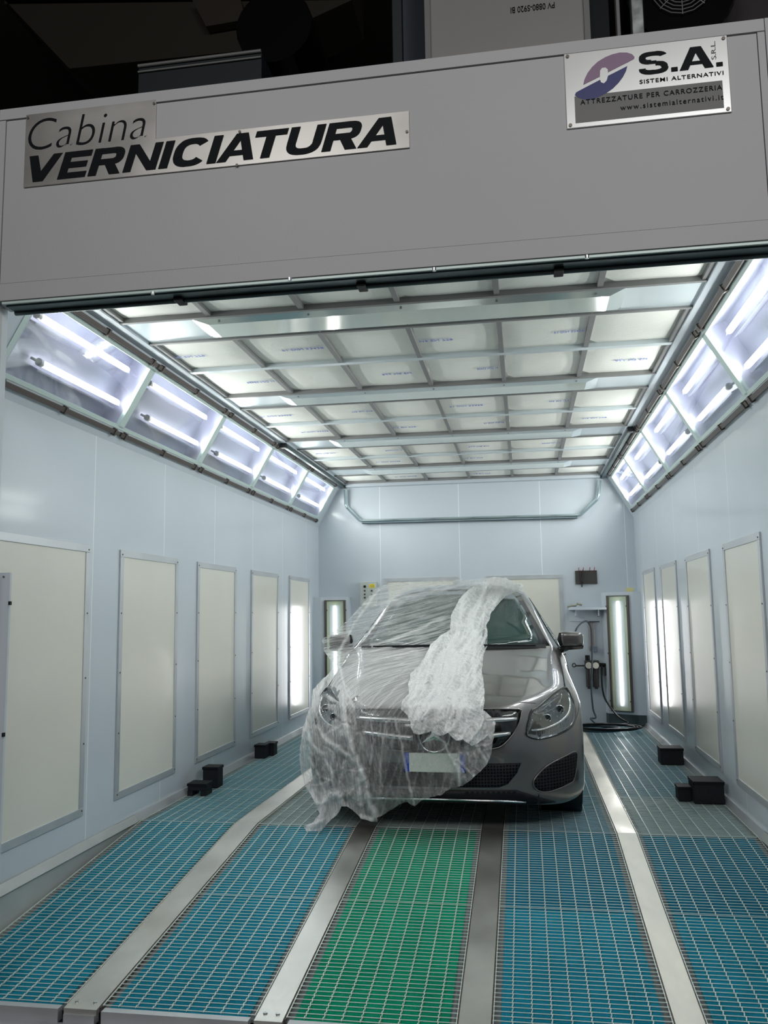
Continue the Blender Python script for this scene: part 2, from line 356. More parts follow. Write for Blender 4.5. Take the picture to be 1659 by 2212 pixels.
# ================================================================== SETTING
HW, YB, YH = 1.915, 10.257, 3.2            # half width, back wall, facade plane
ZW, ZC, XS = 2.39, 2.905, 1.62             # wall top, ceiling, inner edge of the slope
RB = 5.30                                  # where the ramp starts
RSL = 0.111                                # ramp slope
YF = 3.30
def fz(y): return 0.0 if y >= RB else -(RB-y)*RSL
for s, side in ((-1, 'left'), (1, 'right')):
    b = MB(); b.box(*sorted((s*HW, s*(HW+.06))), YH+.1, YB, -.3, ZW)
    struct('wall_'+side, b, M['wall_side'])
    # cornice between slope and ceiling
    b = MB(); b.box(*sorted((s*1.545, s*(XS+.02))), YH+.1, YB, ZC-.005, ZC+.05)
    struct('trim_'+('1' if s < 0 else '2'), b, M['wall'])
    # metal skirting and ramp side plate
    b = MB(); b.prism([(s*HW, RB-.3, 0), (s*(HW-.03), RB-.3, 0), (s*(HW-.012), RB-.3, .045), (s*HW, RB-.3, .045)], (0, YB-RB+.3, 0))
    struct('baseboard_'+side, b, M['alu_dull'])
    b = MB(); b.prism([(s*HW, YF, .005), (s*HW, YF, -.3), (s*HW, RB+.4, -.3), (s*HW, RB+.4, .0)], (-s*.008, 0, 0))
    b.prism([(s*(HW-.008), YF-.05, .0), (s*(HW-.035), YF-.05, .0), (s*(HW-.012), YF-.05, .045), (s*(HW-.008), YF-.05, .045)], (0, RB-YF, 0))
    struct('trim_'+('3' if s < 0 else '4'), b, mat('ramp_side_plate_'+side, srgb(186, 190, 188), .5, .3, var=(2.5, .25, (1, .5, 1))))
b = MB(); b.box(-2.0, 2.0, YB, YB+.06, -.3, 3.1)
struct('wall_back', b, M['wall_back'])
b = MB(); b.box(-1.54, 1.54, YB-.1, YB, 2.872, 2.95)
struct('trim_5', b, M['wall'])
b = MB(); b.box(-1.7, 1.7, YH+.1, YB, ZC+.06, ZC+.1)
struct('ceiling', b, M['wall'])
b = MB(); b.box(-2.2, 2.2, YF, YB+.1, -.36, -.3)
struct('floor', b, M['pit'])
# facade with header, side walls of the facade and cap profiles
b = MB(); b.box(-1.60, 1.556, YH, YH+.13, 2.747, 3.50); struct_front = struct('wall_front', b, M['facade'])
b = MB(); b.box(-1.60, 1.556, YH-.004, YH+.13, 2.668, 2.744); struct('wall_front_lower_rail', b, M['facade'], struct_front)
b = MB(); b.box(-1.632, 1.585, YH-.006, YH+.14, 3.505, 3.555); struct('wall_front_cap', b, M['facade'], struct_front)
for x0, x1 in ((-1.632, -1.603), (1.559, 1.585)):
    b = MB(); b.box(x0, x1, YH-.004, YH+.13, 2.668, 3.502); struct('wall_front_post', b, M['facade'], struct_front)
b = MB(); b.box(1.59, 2.1, YH, YH+.1, -.4, 3.56); struct('wall_front_right', b, M['facade'])
b = MB(); b.box(-2.1, -1.634, YH, YH+.1, -.4, 3.5); struct('wall_front_left', b, M['facade'])
# door head: galvanised channel with pale lip
b = MB(); b.box(-1.59, 1.59, YH+.003, YH+.016, 2.655, 2.668); struct('trim_6', b, M['frame'])
b = MB(); b.box(-1.58, 1.58, YH+.02, YH+.115, 2.648, 2.666); b.cyl((-1.58, YH+.09, 2.645), (1.58, YH+.09, 2.645), .012, 10)
dh = struct('trim_7', b, M['facade_dark'])
for px, py in ((626, 602), (938, 581), (1268, 554), (330, 632)):
    p = onZ(px, py, 2.648); b = MB(); b.cyl((p.x, p.y, 2.652), (p.x, p.y, 2.640), .008, 10); ob('door_head_screw', b, M['alu'], dh)
# left jamb
b = MB(); b.box(-1.634, -1.614, YH+.002, YH+.045, -.4, 2.66); struct('trim_8', b, M['facade'])
b = MB(); b.box(-1.640, -1.624, YH+.045, YH+.10, -.4, 2.66); struct('trim_35', b, M['wall'])
b = MB(); b.box(1.60, 1.625, YH+.002, YH+.16, -.4, 2.66); struct('trim_9', b, M['wall'])
for s in (-1, 1):
    b = MB(); b.box(*sorted((s*1.64, s*(HW+.02))), YH+.1, YH+.12, -.35, 2.95); struct('wall_front_inner_'+('left' if s < 0 else 'right'), b, M['wall'])
p = onY(25, 1237, YH+.115)
lp_ = thing('door_closing_plate', 'narrow pale metal plate with black catches on the left door jamb', 'door plate', (-1.62, YH+.16, .2))
b = MB(); b.box(-1.64, p.x, YH+.105, YH+.118, -.2, p.z); ob('plate', b, M['wall'], lp_)
for px, py in ((22, 1303), (8, 1587)):
    q = onY(px, py, YH+.10); b = MB(); b.box(q.x-.004, q.x+.004, YH+.092, YH+.105, q.z-.008, q.z+.008); ob('catch', b, M['black'], lp_)
q = onY(7, 1246, YH+.10); b = MB(); b.cyl((q.x, YH+.106, q.z), (q.x, YH+.10, q.z), .004, 8); ob('screw', b, M['screw'], lp_)

# hall around the camera (its roof and red trusses are mirrored in the bonnet)
b = MB(); b.box(-9, 9, -9, YH-.02, -.46, -.40); struct('floor_hall', b, M['concrete'])
b = MB(); b.box(-9, 9, -9, 14, 6.6, 6.7); struct('ceiling_hall', b, M['dark_hall'])
b = MB(); b.box(-9, 9, -9.1, -9, -.4, 6.6); struct('wall_hall_front', b, M['hallgrey'])
b = MB(); b.box(-9, 9, 14, 14.1, -.4, 6.6); struct('wall_hall_back', b, M['dark_hall'])
for s, n in ((-1, 'left'), (1, 'right')):
    b = MB(); b.box(*sorted((s*9, s*9.1)), -9, 14, -.4, 6.6); struct('wall_hall_'+n, b, M['hallgrey'])

# ================================================================== FLOOR
RAILS = [(-1.24, -1.102), (-.462, -.352), (.308, .428), (1.098, 1.205)]
STRIPS = [(-1.885, -1.245), (-1.097, -.467), (-.347, .303), (.433, 1.093), (1.21, 1.885)]
colname = ['against the left wall', 'left of the middle lane', 'in the middle lane', 'right of the middle lane', 'against the right wall']
rows = [(3.31, 4.30), (4.31, RB-.005), (RB+.005, 6.30), (6.31, 7.33), (7.34, 8.32), (8.33, 9.25), (9.26, 10.22)]
rowname = ['front half of ramp', 'back half of ramp', 'first row past ramp', 'second row past ramp', 'third row past ramp', 'fourth row past ramp', 'last row by back wall']
for ci, (x0, x1) in enumerate(STRIPS):
    for ri, (y0, y1) in enumerate(rows):
        def P(x, y, dz): return (x, y, fz(y)+dz)
        def bar(b, xa, xb, ya, yb, za, zb):
            b.hexa([P(xa, ya, za), P(xb, ya, za), P(xa, yb, za), P(xb, yb, za), P(xa, ya, zb), P(xb, ya, zb), P(xa, yb, zb), P(xb, yb, zb)])
        g = thing('floor_grating', 'steel grating %s, %s' % (colname[ci], rowname[ri]), 'floor grating', (x0, y0, fz(y0)), 'floor gratings')
        b = MB(); n = 9; dx = (x1-x0)/n
        for i in range(n+1):
            x = x0+dx*i; x = min(max(x, x0+.003), x1-.003)
            if i in (0, n) or ri > 1: bar(b, x-.0014, x+.0014, y0, y1, -.005, .0)
            else:   # cranked load bar, one short kink per cross bar
                ny = int(round((y1-y0)/.031)); dy = (y1-y0)/ny; w_ = .0013
                for k in range(ny):
                    ya = y0+k*dy; bar(b, x-w_-.0016, x+w_-.00162, ya, ya+dy*.5, -.005, .0)
                    bar(b, x-w_+.0016, x+w_+.0016, ya+dy*.5, ya+dy, -.005, .0)
        ob('load_bars', b, M['grate_bar'], g)
        b = MB(); ny = int(round((y1-y0)/.031)); dy = (y1-y0)/ny
        for k in range(ny+1):
            y = min(max(y0+k*dy, y0+.002), y1-.002); bar(b, x0, x1, y-.0015, y+.0015, -.0025, -.0003)
        ob('cross_bars', b, M['grate'], g)
        for xa_ in (x0, x1-.034):
            b = MB(); bar(b, xa_, xa_+.034, y0, y1, -.03, -.02); ob('edge_support', b, M['pit'], g)
        # filter mat lying under the grating
        key = 'mat_green' if (ci == 2 and ri < 2) else 'mat_grey' if (ri == 2 and ci in (1, 2, 4)) else 'mat_teal' if (ci < 2 or ri < 1) else 'mat_teal2'
        cn = {'mat_green': 'green', 'mat_grey': 'grey', 'mat_teal': 'blue-green', 'mat_teal2': 'dark blue-green'}[key]
        b = MB(); inx = .03
        zl = (-.017, -.011)
        bar(b, x0+inx, x1-inx, y0-.004, y1+.004, *zl)
        tag(ob('filter_mat', b, M[key], None), '%s mat under grating %s, %s' % (cn, colname[ci], rowname[ri]), 'filter mat', 'filter mats under the gratings')
for i, (x0, x1) in enumerate(RAILS):
    nm = ['left of the second lane', 'left of the green lane', 'right of the green lane', 'beside the right wall lane'][i]
    t = thing('floor_rail', 'bare metal cover rail running down the booth floor, %s' % nm, 'floor rail', (x0, YF, fz(YF)), 'metal rails between the grating lanes')
    mm = M['galv_wet'] if i == 3 else M['galv']
    b = MB()
    b.hexa([(x0, YF-.03, fz(YF-.03)-.02), (x1, YF-.03, fz(YF-.03)-.02), (x0, RB, -.02), (x1, RB, -.02), (x0, YF-.03, fz(YF-.03)+.002), (x1, YF-.03, fz(YF-.03)+.002), (x0, RB, .002), (x1, RB, .002)])
    ob('ramp_cover', b, mm, t)
    b = MB(); b.box(x0, x1, RB, 10.2, -.02, .002); ob('level_cover', b, mm, t)
    b = MB(); b.box(x0-.006, x0-.001, RB, 10.2, -.05, -.004); b.box(x1+.001, x1+.006, RB, 10.2, -.05, -.004)
    for xx in (x0-.006, x1+.001):
        b.hexa([(xx, YF, fz(YF)-.05), (xx+.005, YF, fz(YF)-.05), (xx, RB, -.05), (xx+.005, RB, -.05), (xx, YF, fz(YF)-.004), (xx+.005, YF, fz(YF)-.004), (xx, RB, -.004), (xx+.005, RB, -.004)])
    ob('side_flange', b, M['brown'], t)
    for xx in (x0+.03, x1-.03):
        b = MB(); z = fz(YF+.02)+.002; b.cyl((xx, YF+.02, z-.002), (xx, YF+.02, z+.004), .009, 12); ob('screw', b, M['alu'], t)
# front threshold beams
b = MB(); zf = fz(YF)
xs = [-1.9]+[v for r_ in RAILS for v in (r_[0]-.022, r_[0]+.004, r_[1]-.004, r_[1]+.022)]+[1.9]
for k in range(0, len(xs)-1):
    if k % 4 == 0: b.box(xs[k], xs[k+1], YF-.035, YF, zf-.055, zf-.004)
    elif k % 4 == 2: b.box(xs[k], xs[k+1], YF-.04, YF, zf-.055, zf-.02)
struct('trim_18', b, M['alu_dull'])
b = MB(); b.box(-1.9, 1.9, YF-.09, YF-.03, zf-.075, zf-.055); b.box(-1.9, 1.9, YF-.14, YF-.09, zf-.14, zf-.085)
struct('trim_19', b, M['alu_dull'])

# ================================================================== WALL PANELS
def side_panel(s, y0, y1, z0, z1, label):
    t = thing('wall_panel', label, 'wall panel', (s*HW, y0, z0), 'framed cream panels on the booth walls')
    def bx(b, ya, yb, za, zb, d0, d1): b.box(*sorted((s*(HW-d0), s*(HW-d1))), ya, yb, za, zb)
    b = MB(); wd = .045
    bx(b, y0, y1, z1-wd, z1, 0, .012); bx(b, y0, y1, z0, z0+wd, 0, .012); bx(b, y0, y0+wd, z0+wd, z1-wd, 0, .012); bx(b, y1-wd, y1, z0+wd, z1-wd, 0, .012)
    ob('frame', b, M['alu_dull'], t, bevel=.002)
    b = MB(); bx(b, y0+wd-.002, y1-wd+.002, z0+wd-.002, z1-wd+.002, 0, .006); ob('sheet', b, M['panel'], t)
    b = MB()
    for k in range(5):
        z = z0+.03+(z1-z0-.06)*k/4
        for y in (y0+.02, y1-.02):
            b = MB(); b.cyl((s*(HW-.011), y, z), (s*(HW-.015), y, z), .005, 8); ob('screw', b, M['screw'], t)
lpn = [(3.66, 4.598), (4.981, 5.886), (6.267, 7.166), (7.593, 8.479), (8.898, 9.756)]
rpn = [(3.64, 4.56), (4.952, 5.839), (6.26, 7.162), (7.609, 8.447), (8.849, 9.657)]
onm = ['nearest to the entrance', 'second from the entrance', 'third from the entrance', 'fourth from the entrance', 'nearest to the back wall']
for i in range(5):
    side_panel(-1, *lpn[i], .188, 1.726, 'tall framed cream panel on the left wall, %s' % onm[i])
for i in range(1, 5):
    side_panel(1, *rpn[i], .188, 1.726, 'tall framed cream panel on the right wall, %s' % onm[i])
for x0, x1, lb in ((-1.086, -.186, 'left behind the car roof'), (.161, 1.064, 'right, beside the shelf')):
    t = thing('wall_panel', 'cream panel in an aluminium frame on the back wall, %s' % lb, 'wall panel', (x0, YB, .188), 'framed cream panels on the booth walls')
    b = MB(); b.ring_rect(x0, x1, .188, 1.735, .048, YB-.012, YB); ob('frame', b, M['alu_dull'], t, bevel=.002)
    b = MB(); b.box(x0+.046, x1-.046, YB-.006, YB, .234, 1.689); ob('sheet', b, M['panel'], t)

# ================================================================== SLOPED LIGHT BANDS
SL = .589
def B(s, v, rec, y):
    return Vector((s*(HW-.295*v/SL+rec*.866), y, ZW+.515*v/SL+rec*.5))
def bbox(b, s, v0, v1, r0, r1, y0, y1):
    b.hexa([B(s, v, r, y) for r in (r0, r1) for y in (y0, y1) for v in (v0, v1)])
FY = [3.56, 4.85, 6.15, 7.45, 8.75, 10.03]
V0, V1 = .105, .525
for s, sn in ((-1, 'left'), (1, 'right')):
    b = MB(); bbox(b, s, 0, V0, 0, .02, YH+.1, YB); bbox(b, s, V1, SL+.01, 0, .02, YH+.1, YB)
    bbox(b, s, V0, V1, 0, .02, YH+.1, FY[0]+.05); bbox(b, s, V0, V1, 0, .02, FY[5]-.05, YB)
    struct('trim_%d' % (20 if s < 0 else 21), b, M['wall'])
    for i in range(5):
        y0, y1 = FY[i], FY[i+1]
        t = thing('ceiling_light', 'two-tube lit lamp in the %s sloping band, %s' % (sn, onm[i]), 'light fixture', B(s, .3, .1, y0), 'lit fixtures in the sloping bands')
        b = MB(); e = .035
        if i > 0 or True:
            bbox(b, s, V0, V1, -.004, .02, y0, y0+e); bbox(b, s, V0, V1, -.004, .02, y1-e, y1)
        bbox(b, s, V0-.012, V0+.012, -.004, .004, y0, y1); bbox(b, s, V1-.012, V1+.012, -.004, .004, y0, y1)
        ob('frame', b, M['frame'], t)
        b = MB(); d = .13
        bbox(b, s, V0, V1, d, d+.01, y0+.03, y1-.03)
        bbox(b, s, V0-.01, V0, .02, d+.01, y0+.03, y1-.03); bbox(b, s, V1, V1+.01, .02, d+.01, y0+.03, y1-.03)
        bbox(b, s, V0, V1, .02, d+.01, y0+.02, y0+.03); bbox(b, s, V0, V1, .02, d+.01, y1-.03, y1-.02)
        ob('reflector', b, M['reflector'], t)
        b = MB(); bbox(b, s, V0-.005, V1+.005, .004, .007, y0+.02, y1-.02); ob('pane', b, M['pane'], t)
        for v, ya, yb in ((.44, y0+.175, y0+1.15), (.235, y0+.37, y0+1.345-.02)):
            yb = min(yb, y1-.06)
            tb = MB(); tb.cyl(B(s, v, .075, ya+.03), B(s, v, .075, yb), .0185, 14)
            tb.tube([B(s, v, .075, yb), B(s, v, .075, yb+.01), B(s, v, .075, yb+.016)], 0, 14, radii=[.0185, .016, .006])
            to = ob('tube', tb, M['tube'], t, smooth=True)
            strip(B(s, v, .05, ya+.03), B(s, v, .05, yb), (-s, 0, .12), .036, STRIP_POWER, t)
            cb = MB(); cb.cyl(B(s, v, .075, ya), B(s, v, .075, ya+.03), .021, 14); cb.tube([B(s, v, .075, ya+.01), B(s, v, .12, ya-.01)], .008, 8)
            ob('tube_cap', cb, M['tubecap'], to)
            cb = MB(); bbox(cb, s, v-.045, v-.035, .07, .125, ya+.02, yb); ob('tube_holder', cb, M['reflector'], to)
        b = MB()
        for v in (.068, .556):
            b = MB(); bbox(b, s, v-.014, v+.014, -.024, -.002, y0+.012, y1-.012); ob('clamp_bar', b, M['brown'], t)
        b = MB()
        for v in (.068, .556):
            for y in (y0+.07, (y0+y1)/2, y1-.07):
                b = MB(); bbox(b, s, v-.022, v+.022, -.03, -.002, y-.008, y+.008); ob('clip', b, M['brown'], t)

# ================================================================== CEILING GRID + FILTERS
RW = [(3.58, 4.188), (4.572, 5.164), (5.204, 5.837), (6.211, 6.83), (6.87, 7.478), (7.9, 8.48), (8.52, 9.09), (9.55, 10.1)]
GAP = [(4.188, 4.572), (5.837, 6.211), (7.478, 7.9), (9.09, 9.55)]
XE = 1.543; NC = 6; ZF = 2.916
b = MB(); r = .014
for y0, y1 in RW:
    for k in range(NC+1):
        x = -XE+2*XE*k/NC; wd = .014 if 0 < k < NC else .025
        b.box(x-wd, x+wd, y0, y1, ZF-.006, ZF+.03)
for y0, y1 in [RW[0], (RW[1][0], RW[2][1]), (RW[3][0], RW[4][1]), (RW[5][0], RW[6][1]), RW[7]]:
    b.box(-XE-.02, XE+.02, y0-.018, y0+.006, ZF-.012, ZF+.03); b.box(-XE-.02, XE+.02, y1-.006, y1+.018, ZF-.012, ZF+.03)
struct('trim_22', b, M['ceil_frame'])
b = MB()
for ya, yb in ((RW[1][1], RW[2][0]), (RW[3][1], RW[4][0]), (RW[5][1], RW[6][0])):
    b.box(-XE, XE, ya-.004, yb+.004, ZF-.009, ZF+.02)
struct('trim_23', b, M['ceil_rib'])
TXT = {(1, 0): ('M5 EN 779', 0, -.05), (1, 1): ('F1 DIN 53438', 0, .2), (1, 3): ('M5 EN 779', 0, .02), (1, 4): ('F1 DIN 53438', 0, .3),
       (2, 0): ('F1 DIN 53438', 180, .27), (2, 2): ('M5 EN 779', 180, .2), (2, 3): ('F1 DIN 53438', 180, .33), (2, 5): ('M5 EN 779', 180, .2),
       (3, 0): ('F1 DIN 53438', 0, .05), (3, 1): ('M5 EN 779', 0, .3), (3, 3): ('F1 DIN 53438', 0, .06), (3, 4): ('M5 EN 779', 0, .32),
       (4, 0): ('F1 DIN 53438', 0, .22), (4, 2): ('M5 EN 779', 0, .02), (4, 3): ('F1 DIN 53438', 0, .3), (4, 5): ('M5 EN 779', 0, .1),
       (5, 0): ('M5 EN 779', 180, .1), (5, 1): ('F1 DIN 53438', 180, .3), (5, 3): ('M5 EN 779', 180, .1), (5, 4): ('F1 DIN 53438', 180, .3),
       (6, 1): ('F1 DIN 53438', 0, .1), (6, 3): ('M5 EN 779', 0, .0), (7, 1): ('F1 DIN 53438', 0, .15), (7, 3): ('M5 EN 779', 0, .05)}
rn = ['first row behind the header', 'second row', 'third row', 'fourth row', 'fifth row', 'sixth row', 'seventh row', 'last row']
cn = ['leftmost column', 'second column from the left', 'third column from the left', 'third column from the right', 'second column from the right', 'rightmost column']
for ri, (y0, y1) in enumerate(RW):
    for k in range(NC):
        xa = -XE+2*XE*k/NC+.013; xb = -XE+2*XE*(k+1)/NC-.013
        t = thing('ceiling_filter', 'white ceiling filter%s, %s, %s' % (' with %sprint' % ('blue ' if ri < 4 else 'faint ') if (ri, k) in TXT else '', rn[ri], cn[k]), 'ceiling filter', (xa, y0, ZF+.02), 'ceiling filter panels')
        b = MB(); nx, ny = 8, 8; vs = []
        for j in range(ny+1):
            for i in range(nx+1):
                u, v = i/nx, j/ny; h = .012*(1-(2*u-1)**4)*(1-(2*v-1)**4)+.003*noise.noise(Vector((u*3+k*7, v*3+ri*5, 0)))
                vs.append((xa+(xb-xa)*u, y0+(y1-y0)*v, ZF+.018-h))
        b.add(vs, [(j*(nx+1)+i, j*(nx+1)+i+1, (j+1)*(nx+1)+i+1, (j+1)*(nx+1)+i) for j in range(ny) for i in range(nx)])
        b.box(xa, xb, y0, y1, ZF+.018, ZF+.035)
        ob('filter_cloth', b, M['filter'], t, smooth=True, fixn=False)
        if (ri, k) in TXT:
            sx, rt, dx = TXT[(ri, k)]; wd = .26 if sx[0] == 'F' else .2
            wd = min(wd, xb-xa-max(dx, .0)-.02)
            text('print', sx, (xa+max(dx, .01), (y0+y1)/2-.02+(.08 if rt else .1)*0, ZF+.0015), wd, .032, M['ink'], t, plane='ceil', rot=rt)
for i, (y0, y1) in enumerate(GAP):
    b = MB(); b.box(-1.56, 1.56, y0+.015, y1-.015, ZF+.0, ZF+.03); struct('trim_%d' % (24+i), b, M['ceil_metal'])
    t = thing('ceiling_light', 'long unlit ceiling light with clear cover, %s' % ['nearest to the entrance', 'second from the entrance', 'third from the entrance', 'nearest to the back wall, narrow in view'][i], 'light fixture', (0, (y0+y1)/2, ZF), 'unlit lights in the ceiling beams')
    xa, xb = -1.145, 1.165; ya, yb = y0+.035, y1-.035
    b = MB(); w1 = .05
    for (p, q) in (((xa, ya), (xb, ya)), ((xb, ya), (xb, yb)), ((xb, yb), (xa, yb)), ((xa, yb), (xa, ya))):
        cx, cyy = (xa+xb)/2, (ya+yb)/2
        def inn(p): return (p[0]+(w1*1.6 if p[0] < cx else -w1*1.6), p[1]+(w1 if p[1] < cyy else -w1))
        pi_, qi = inn(p), inn(q)
        b.add([(p[0], p[1], ZF-.001), (q[0], q[1], ZF-.001), (qi[0], qi[1], ZF-.022), (pi_[0], pi_[1], ZF-.022)], [(0, 1, 2, 3)])
    ob('bezel', b, M['ceil_metal'] if i else mat('lamp_bezel', srgb(222, 230, 226), .14, .7), t, fixn=False)
    b = MB(); b.box(xa+w1*1.6, xb-w1*1.6, ya+w1, yb-w1, ZF-.022, ZF-.017)
    ob('cover', b, mat('lamp_cover', srgb(226, 234, 226), .1, .15, .5), t)
    b = MB()
    for k in range(5):
        x = xa+.15+(xb-xa-.3)*k/4
        for y in (ya+.025, yb-.025):
            b = MB(); b.cyl((x, y, ZF-.015), (x, y, ZF-.018), .006, 8); ob('screw', b, M['screw'], t)
# black rubber blocks on door head and small camera-like sensor
for px, py, lb in ((385, 636, 'leftmost'), (780, 604, 'middle'), (1207, 568, 'rightmost')):
    p = onY(px, py, YH+.06); b = MB(); b.box(p.x-.019, p.x+.019, YH+.05, YH+.12, 2.632, 2.652)
    tag(ob('rubber_stop', b, M['black'], None, bevel=.003), '%s of three small black rubber stops under the door head' % lb, 'rubber stop', 'rubber stops under the door head')
p = onY(822, 612, YH+.10)
t = thing('door_sensor', 'small dark blue sensor hanging under the door head near its middle', 'sensor', (p.x, p.y, p.z))
b = MB(); b.box(p.x-.016, p.x+.016, p.y-.02, p.y+.02, p.z-.004, 2.65); ob('body', b, mat('sensor_blue', srgb(22, 34, 70), .4), t, bevel=.003)
b = MB(); b.tube([(p.x-.016, p.y, p.z+.002), (p.x-.03, p.y, p.z-.002), (p.x-.032, p.y, p.z-.018)], .006, 8); ob('lever', b, M['black'], t)

# ================================================================== RAIL ON BACK WALL AND CEILING EDGES
t = thing('curtain_rail', 'bent galvanised rail running across the back wall and forward under both ceiling edges', 'rail', (0, YB-.05, 2.43))
yr = YB-.06
pts = [(-1.548, yr, 2.84), (-1.546, yr, 2.66), (-1.53, yr, 2.625), (-1.375, yr, 2.46), (-1.345, yr, 2.442), (1.26, yr, 2.426), (1.30, yr, 2.44), (1.49, yr, 2.61), (1.512, yr, 2.65), (1.535, yr, 2.84)]
b = MB(); b.tube(pts, .024, 8); ob('back_bar', b, mat('rail_zinc', srgb(190, 205, 210), .2, .9), t)
b = MB(); b.tube([(p[0], p[1]+.012, p[2]-.022) for p in pts[4:6]], .01, 8); ob('lower_lip', b, M['facade_dark'], t)
for s in (-1, 1):
    b = MB(); b.box(*sorted((s*1.56, s*1.59)), 7.55, YB-.02, ZF-.05, ZF-.015); ob('side_bar', b, M['facade_dark'], t)
    b = MB(); b.box(*sorted((s*1.55, s*1.60)), 7.5, 7.56, ZF-.06, ZF-.01); ob('end_cap', b, M['black'], t)

# ================================================================== CORNER COLUMNS WITH UPRIGHT LIGHTS
for s, sn in ((-1, 'left'), (1, 'right')):
    pl = [(s*1.50, YB, .13), (s*1.52, YB-.10, .13), (s*1.83, YB-.26, .13), (s*HW, YB-.28, .13), (s*HW, YB, .13)]
    b = MB(); b.prism(pl, (0, 0, 1.38))
    struct('trim_%d' % (30 if s < 0 else 31), b, M['wall'])
    a = Vector((s*1.52, YB-.10, 0)); c = Vector((s*1.83, YB-.26, 0)); d = (c-a); Ln = d.length; d.normalize(); nn = Vector((-d.y, d.x, 0))
    if nn.y > 0: nn = -nn
    def Q(u, z, h): return a+d*u+nn*h+Vector((0, 0, z))
    def qb(b, u0, u1, z0, z1, h0, h1): b.hexa([Q(u, z, h) for z in (z0, z1) for h in (h0, h1) for u in (u0, u1)])
    t = thing('column_light', 'upright lit lamp between dark bars in the back %s corner' % sn, 'light fixture', Q(.15, .15, 0), 'upright corner lamps')
    z0, z1 = .16, 1.472; u0, u1 = .04, .30
    b = MB(); qb(b, u0, u0+.022, z0, z1, 0, .03); qb(b, u1-.022, u1, z0, z1, 0, .03); qb(b, u0, u1, z1-.008, z1, 0, .028); qb(b, u0, u1, z0, z0+.008, 0, .028)
    ob('clamp_bars', b, M['brown'], t)
    b = MB(); qb(b, u0+.022, u1-.022, z0+.008, z1-.008, .001, .004); ob('backing', b, mat('column_backing_'+sn, srgb(235, 242, 222), .6), t)
    b = MB(); qb(b, u0+.06, u1-.06, z0+.05, z1-.06, .004, .006); ob('reflector', b, mat('column_reflector_'+sn, srgb(240, 244, 250), .6), t)
    b = MB(); um = (u0+u1)/2; b.cyl(Q(um, z0+.07, .016), Q(um, z1-.07, .016), .013, 12); ob('tube', b, M['tube'], t, smooth=True)
    strip(Q(um, z0+.07, .034), Q(um, z1-.07, .034), nn, .026, COLUMN_POWER, t)
    b = MB(); qb(b, u0+.02, u1-.02, z0, z1, .031, .033); ob('pane', b, M['pane'], t)
    b = MB()
    for z in (z0+.12, (z0+z1)/2, z1-.12):
        for u in (u0+.011, u1-.011):
            b = MB(); qb(b, u-.017, u+.017, z-.012, z+.006, .03, .036); ob('clip', b, M['brown'], t)
    b = MB(); b.prism([(x, y, .02) for x, y, z in pl[:4]]+[(s*HW, YB, .02)], (0, 0, .11)); struct('trim_%d' % (32 if s < 0 else 33), b, M['facade_dark'])

# ================================================================== BACK WALL OBJECTS
t = thing('control_box', 'light grey push-button box on the back wall left of the car roof', 'control box', (-1.275, YB, 1.46))
b = MB(); b.box(-1.377, -1.174, YB-.07, YB, 1.40, 1.694); ob('housing', b, M['boxgrey'], t, bevel=.005)
b = MB(); b.box(-1.262, -1.194, YB-.072, YB-.069, 1.617, 1.662); ob('warning_label', b, M['yellow'], t, bevel=.001)
text('label_print', 'ALD', (-1.252, YB-.0725, 1.627), .05, .024, M['cloth'], t)
for k, (px, py) in enumerate(((788, 1267), (788, 1276), (788, 1284), (788, 1291), (803, 1276), (803, 1284))):
    q = onY(px, py, YB-.07); r_ = .016 if k == 0 else .011
    b = MB(); b.lathe([(r_, 0), (r_, .012), (r_*.75, .016), (r_*.7, .026), (0.0005, .027)], (q.x, YB-.069, q.z), (0, -1, 0), 14)
    ob('push_button', b, M['gun'] if k else M['black'], t, smooth=True)
t = thing('key_board', 'dark magnetic board with hanging pliers on the back wall above the shelf', 'tool board', (1.337, YB, 1.616))
b = MB(); b.box(1.212, 1.463, YB-.02, YB, 1.616, 1.775); ob('board', b, mat('board_dark', srgb(64, 62, 60), .6), t, bevel=.003)
for px in (1250, 1260, 1274, 1284):
    q = onY(px, 1233, YB-.03); b = MB(); b.tube([(q.x, YB-.02, 1.76), (q.x, YB-.03, 1.785), (q.x+.004, YB-.03, 1.812)], .004, 8); ob('peg', b, M['red'], t)
q = onY(1256, 1240, YB-.03); pt = thing('pliers', 'small dark pliers hanging open on the dark board', 'pliers', (q.x, YB-.03, 1.7))
for d_ in (-1, 1):
    b = MB(); b.tube([(q.x+d_*.016, YB-.03, 1.78), (q.x+d_*.014, YB-.03, 1.72), (q.x+d_*.002, YB-.032, 1.67), (q.x-d_*.01, YB-.034, 1.64), (q.x-d_*.003, YB-.03, 1.58)], 0, 8, radii=[.005, .007, .008, .006, .003])
    ob('handle', b, mat('pliers_dark', srgb(48, 34, 38), .5), pt, smooth=True)
t = thing('wall_shelf', 'thin white metal shelf on the back wall under the dark board', 'shelf', (1.32, YB, 1.33))
b = MB(); b.box(1.119, 1.54, YB-.17, YB, 1.312, 1.338); ob('shelf_board', b, M['wall'], t, bevel=.003)
b = MB(); b.box(1.19, 1.20, YB-.12, YB, 1.24, 1.318); b.box(1.45, 1.46, YB-.12, YB, 1.24, 1.318); b.box(1.12, 1.54, YB-.008, YB, 1.18, 1.318); ob('bracket', b, M['wall'], t)
for px, py in ((1242, 1319), (1244, 1331), (1290, 1318), (1292, 1331)):
    q = onY(px, py, YB-.01); b = MB(); b.cyl((q.x, YB-.007, q.z), (q.x, YB-.014, q.z), .006, 8); ob('screw', b, M['black'], t)
b = MB(); vs = []; nx, ny = 14, 6
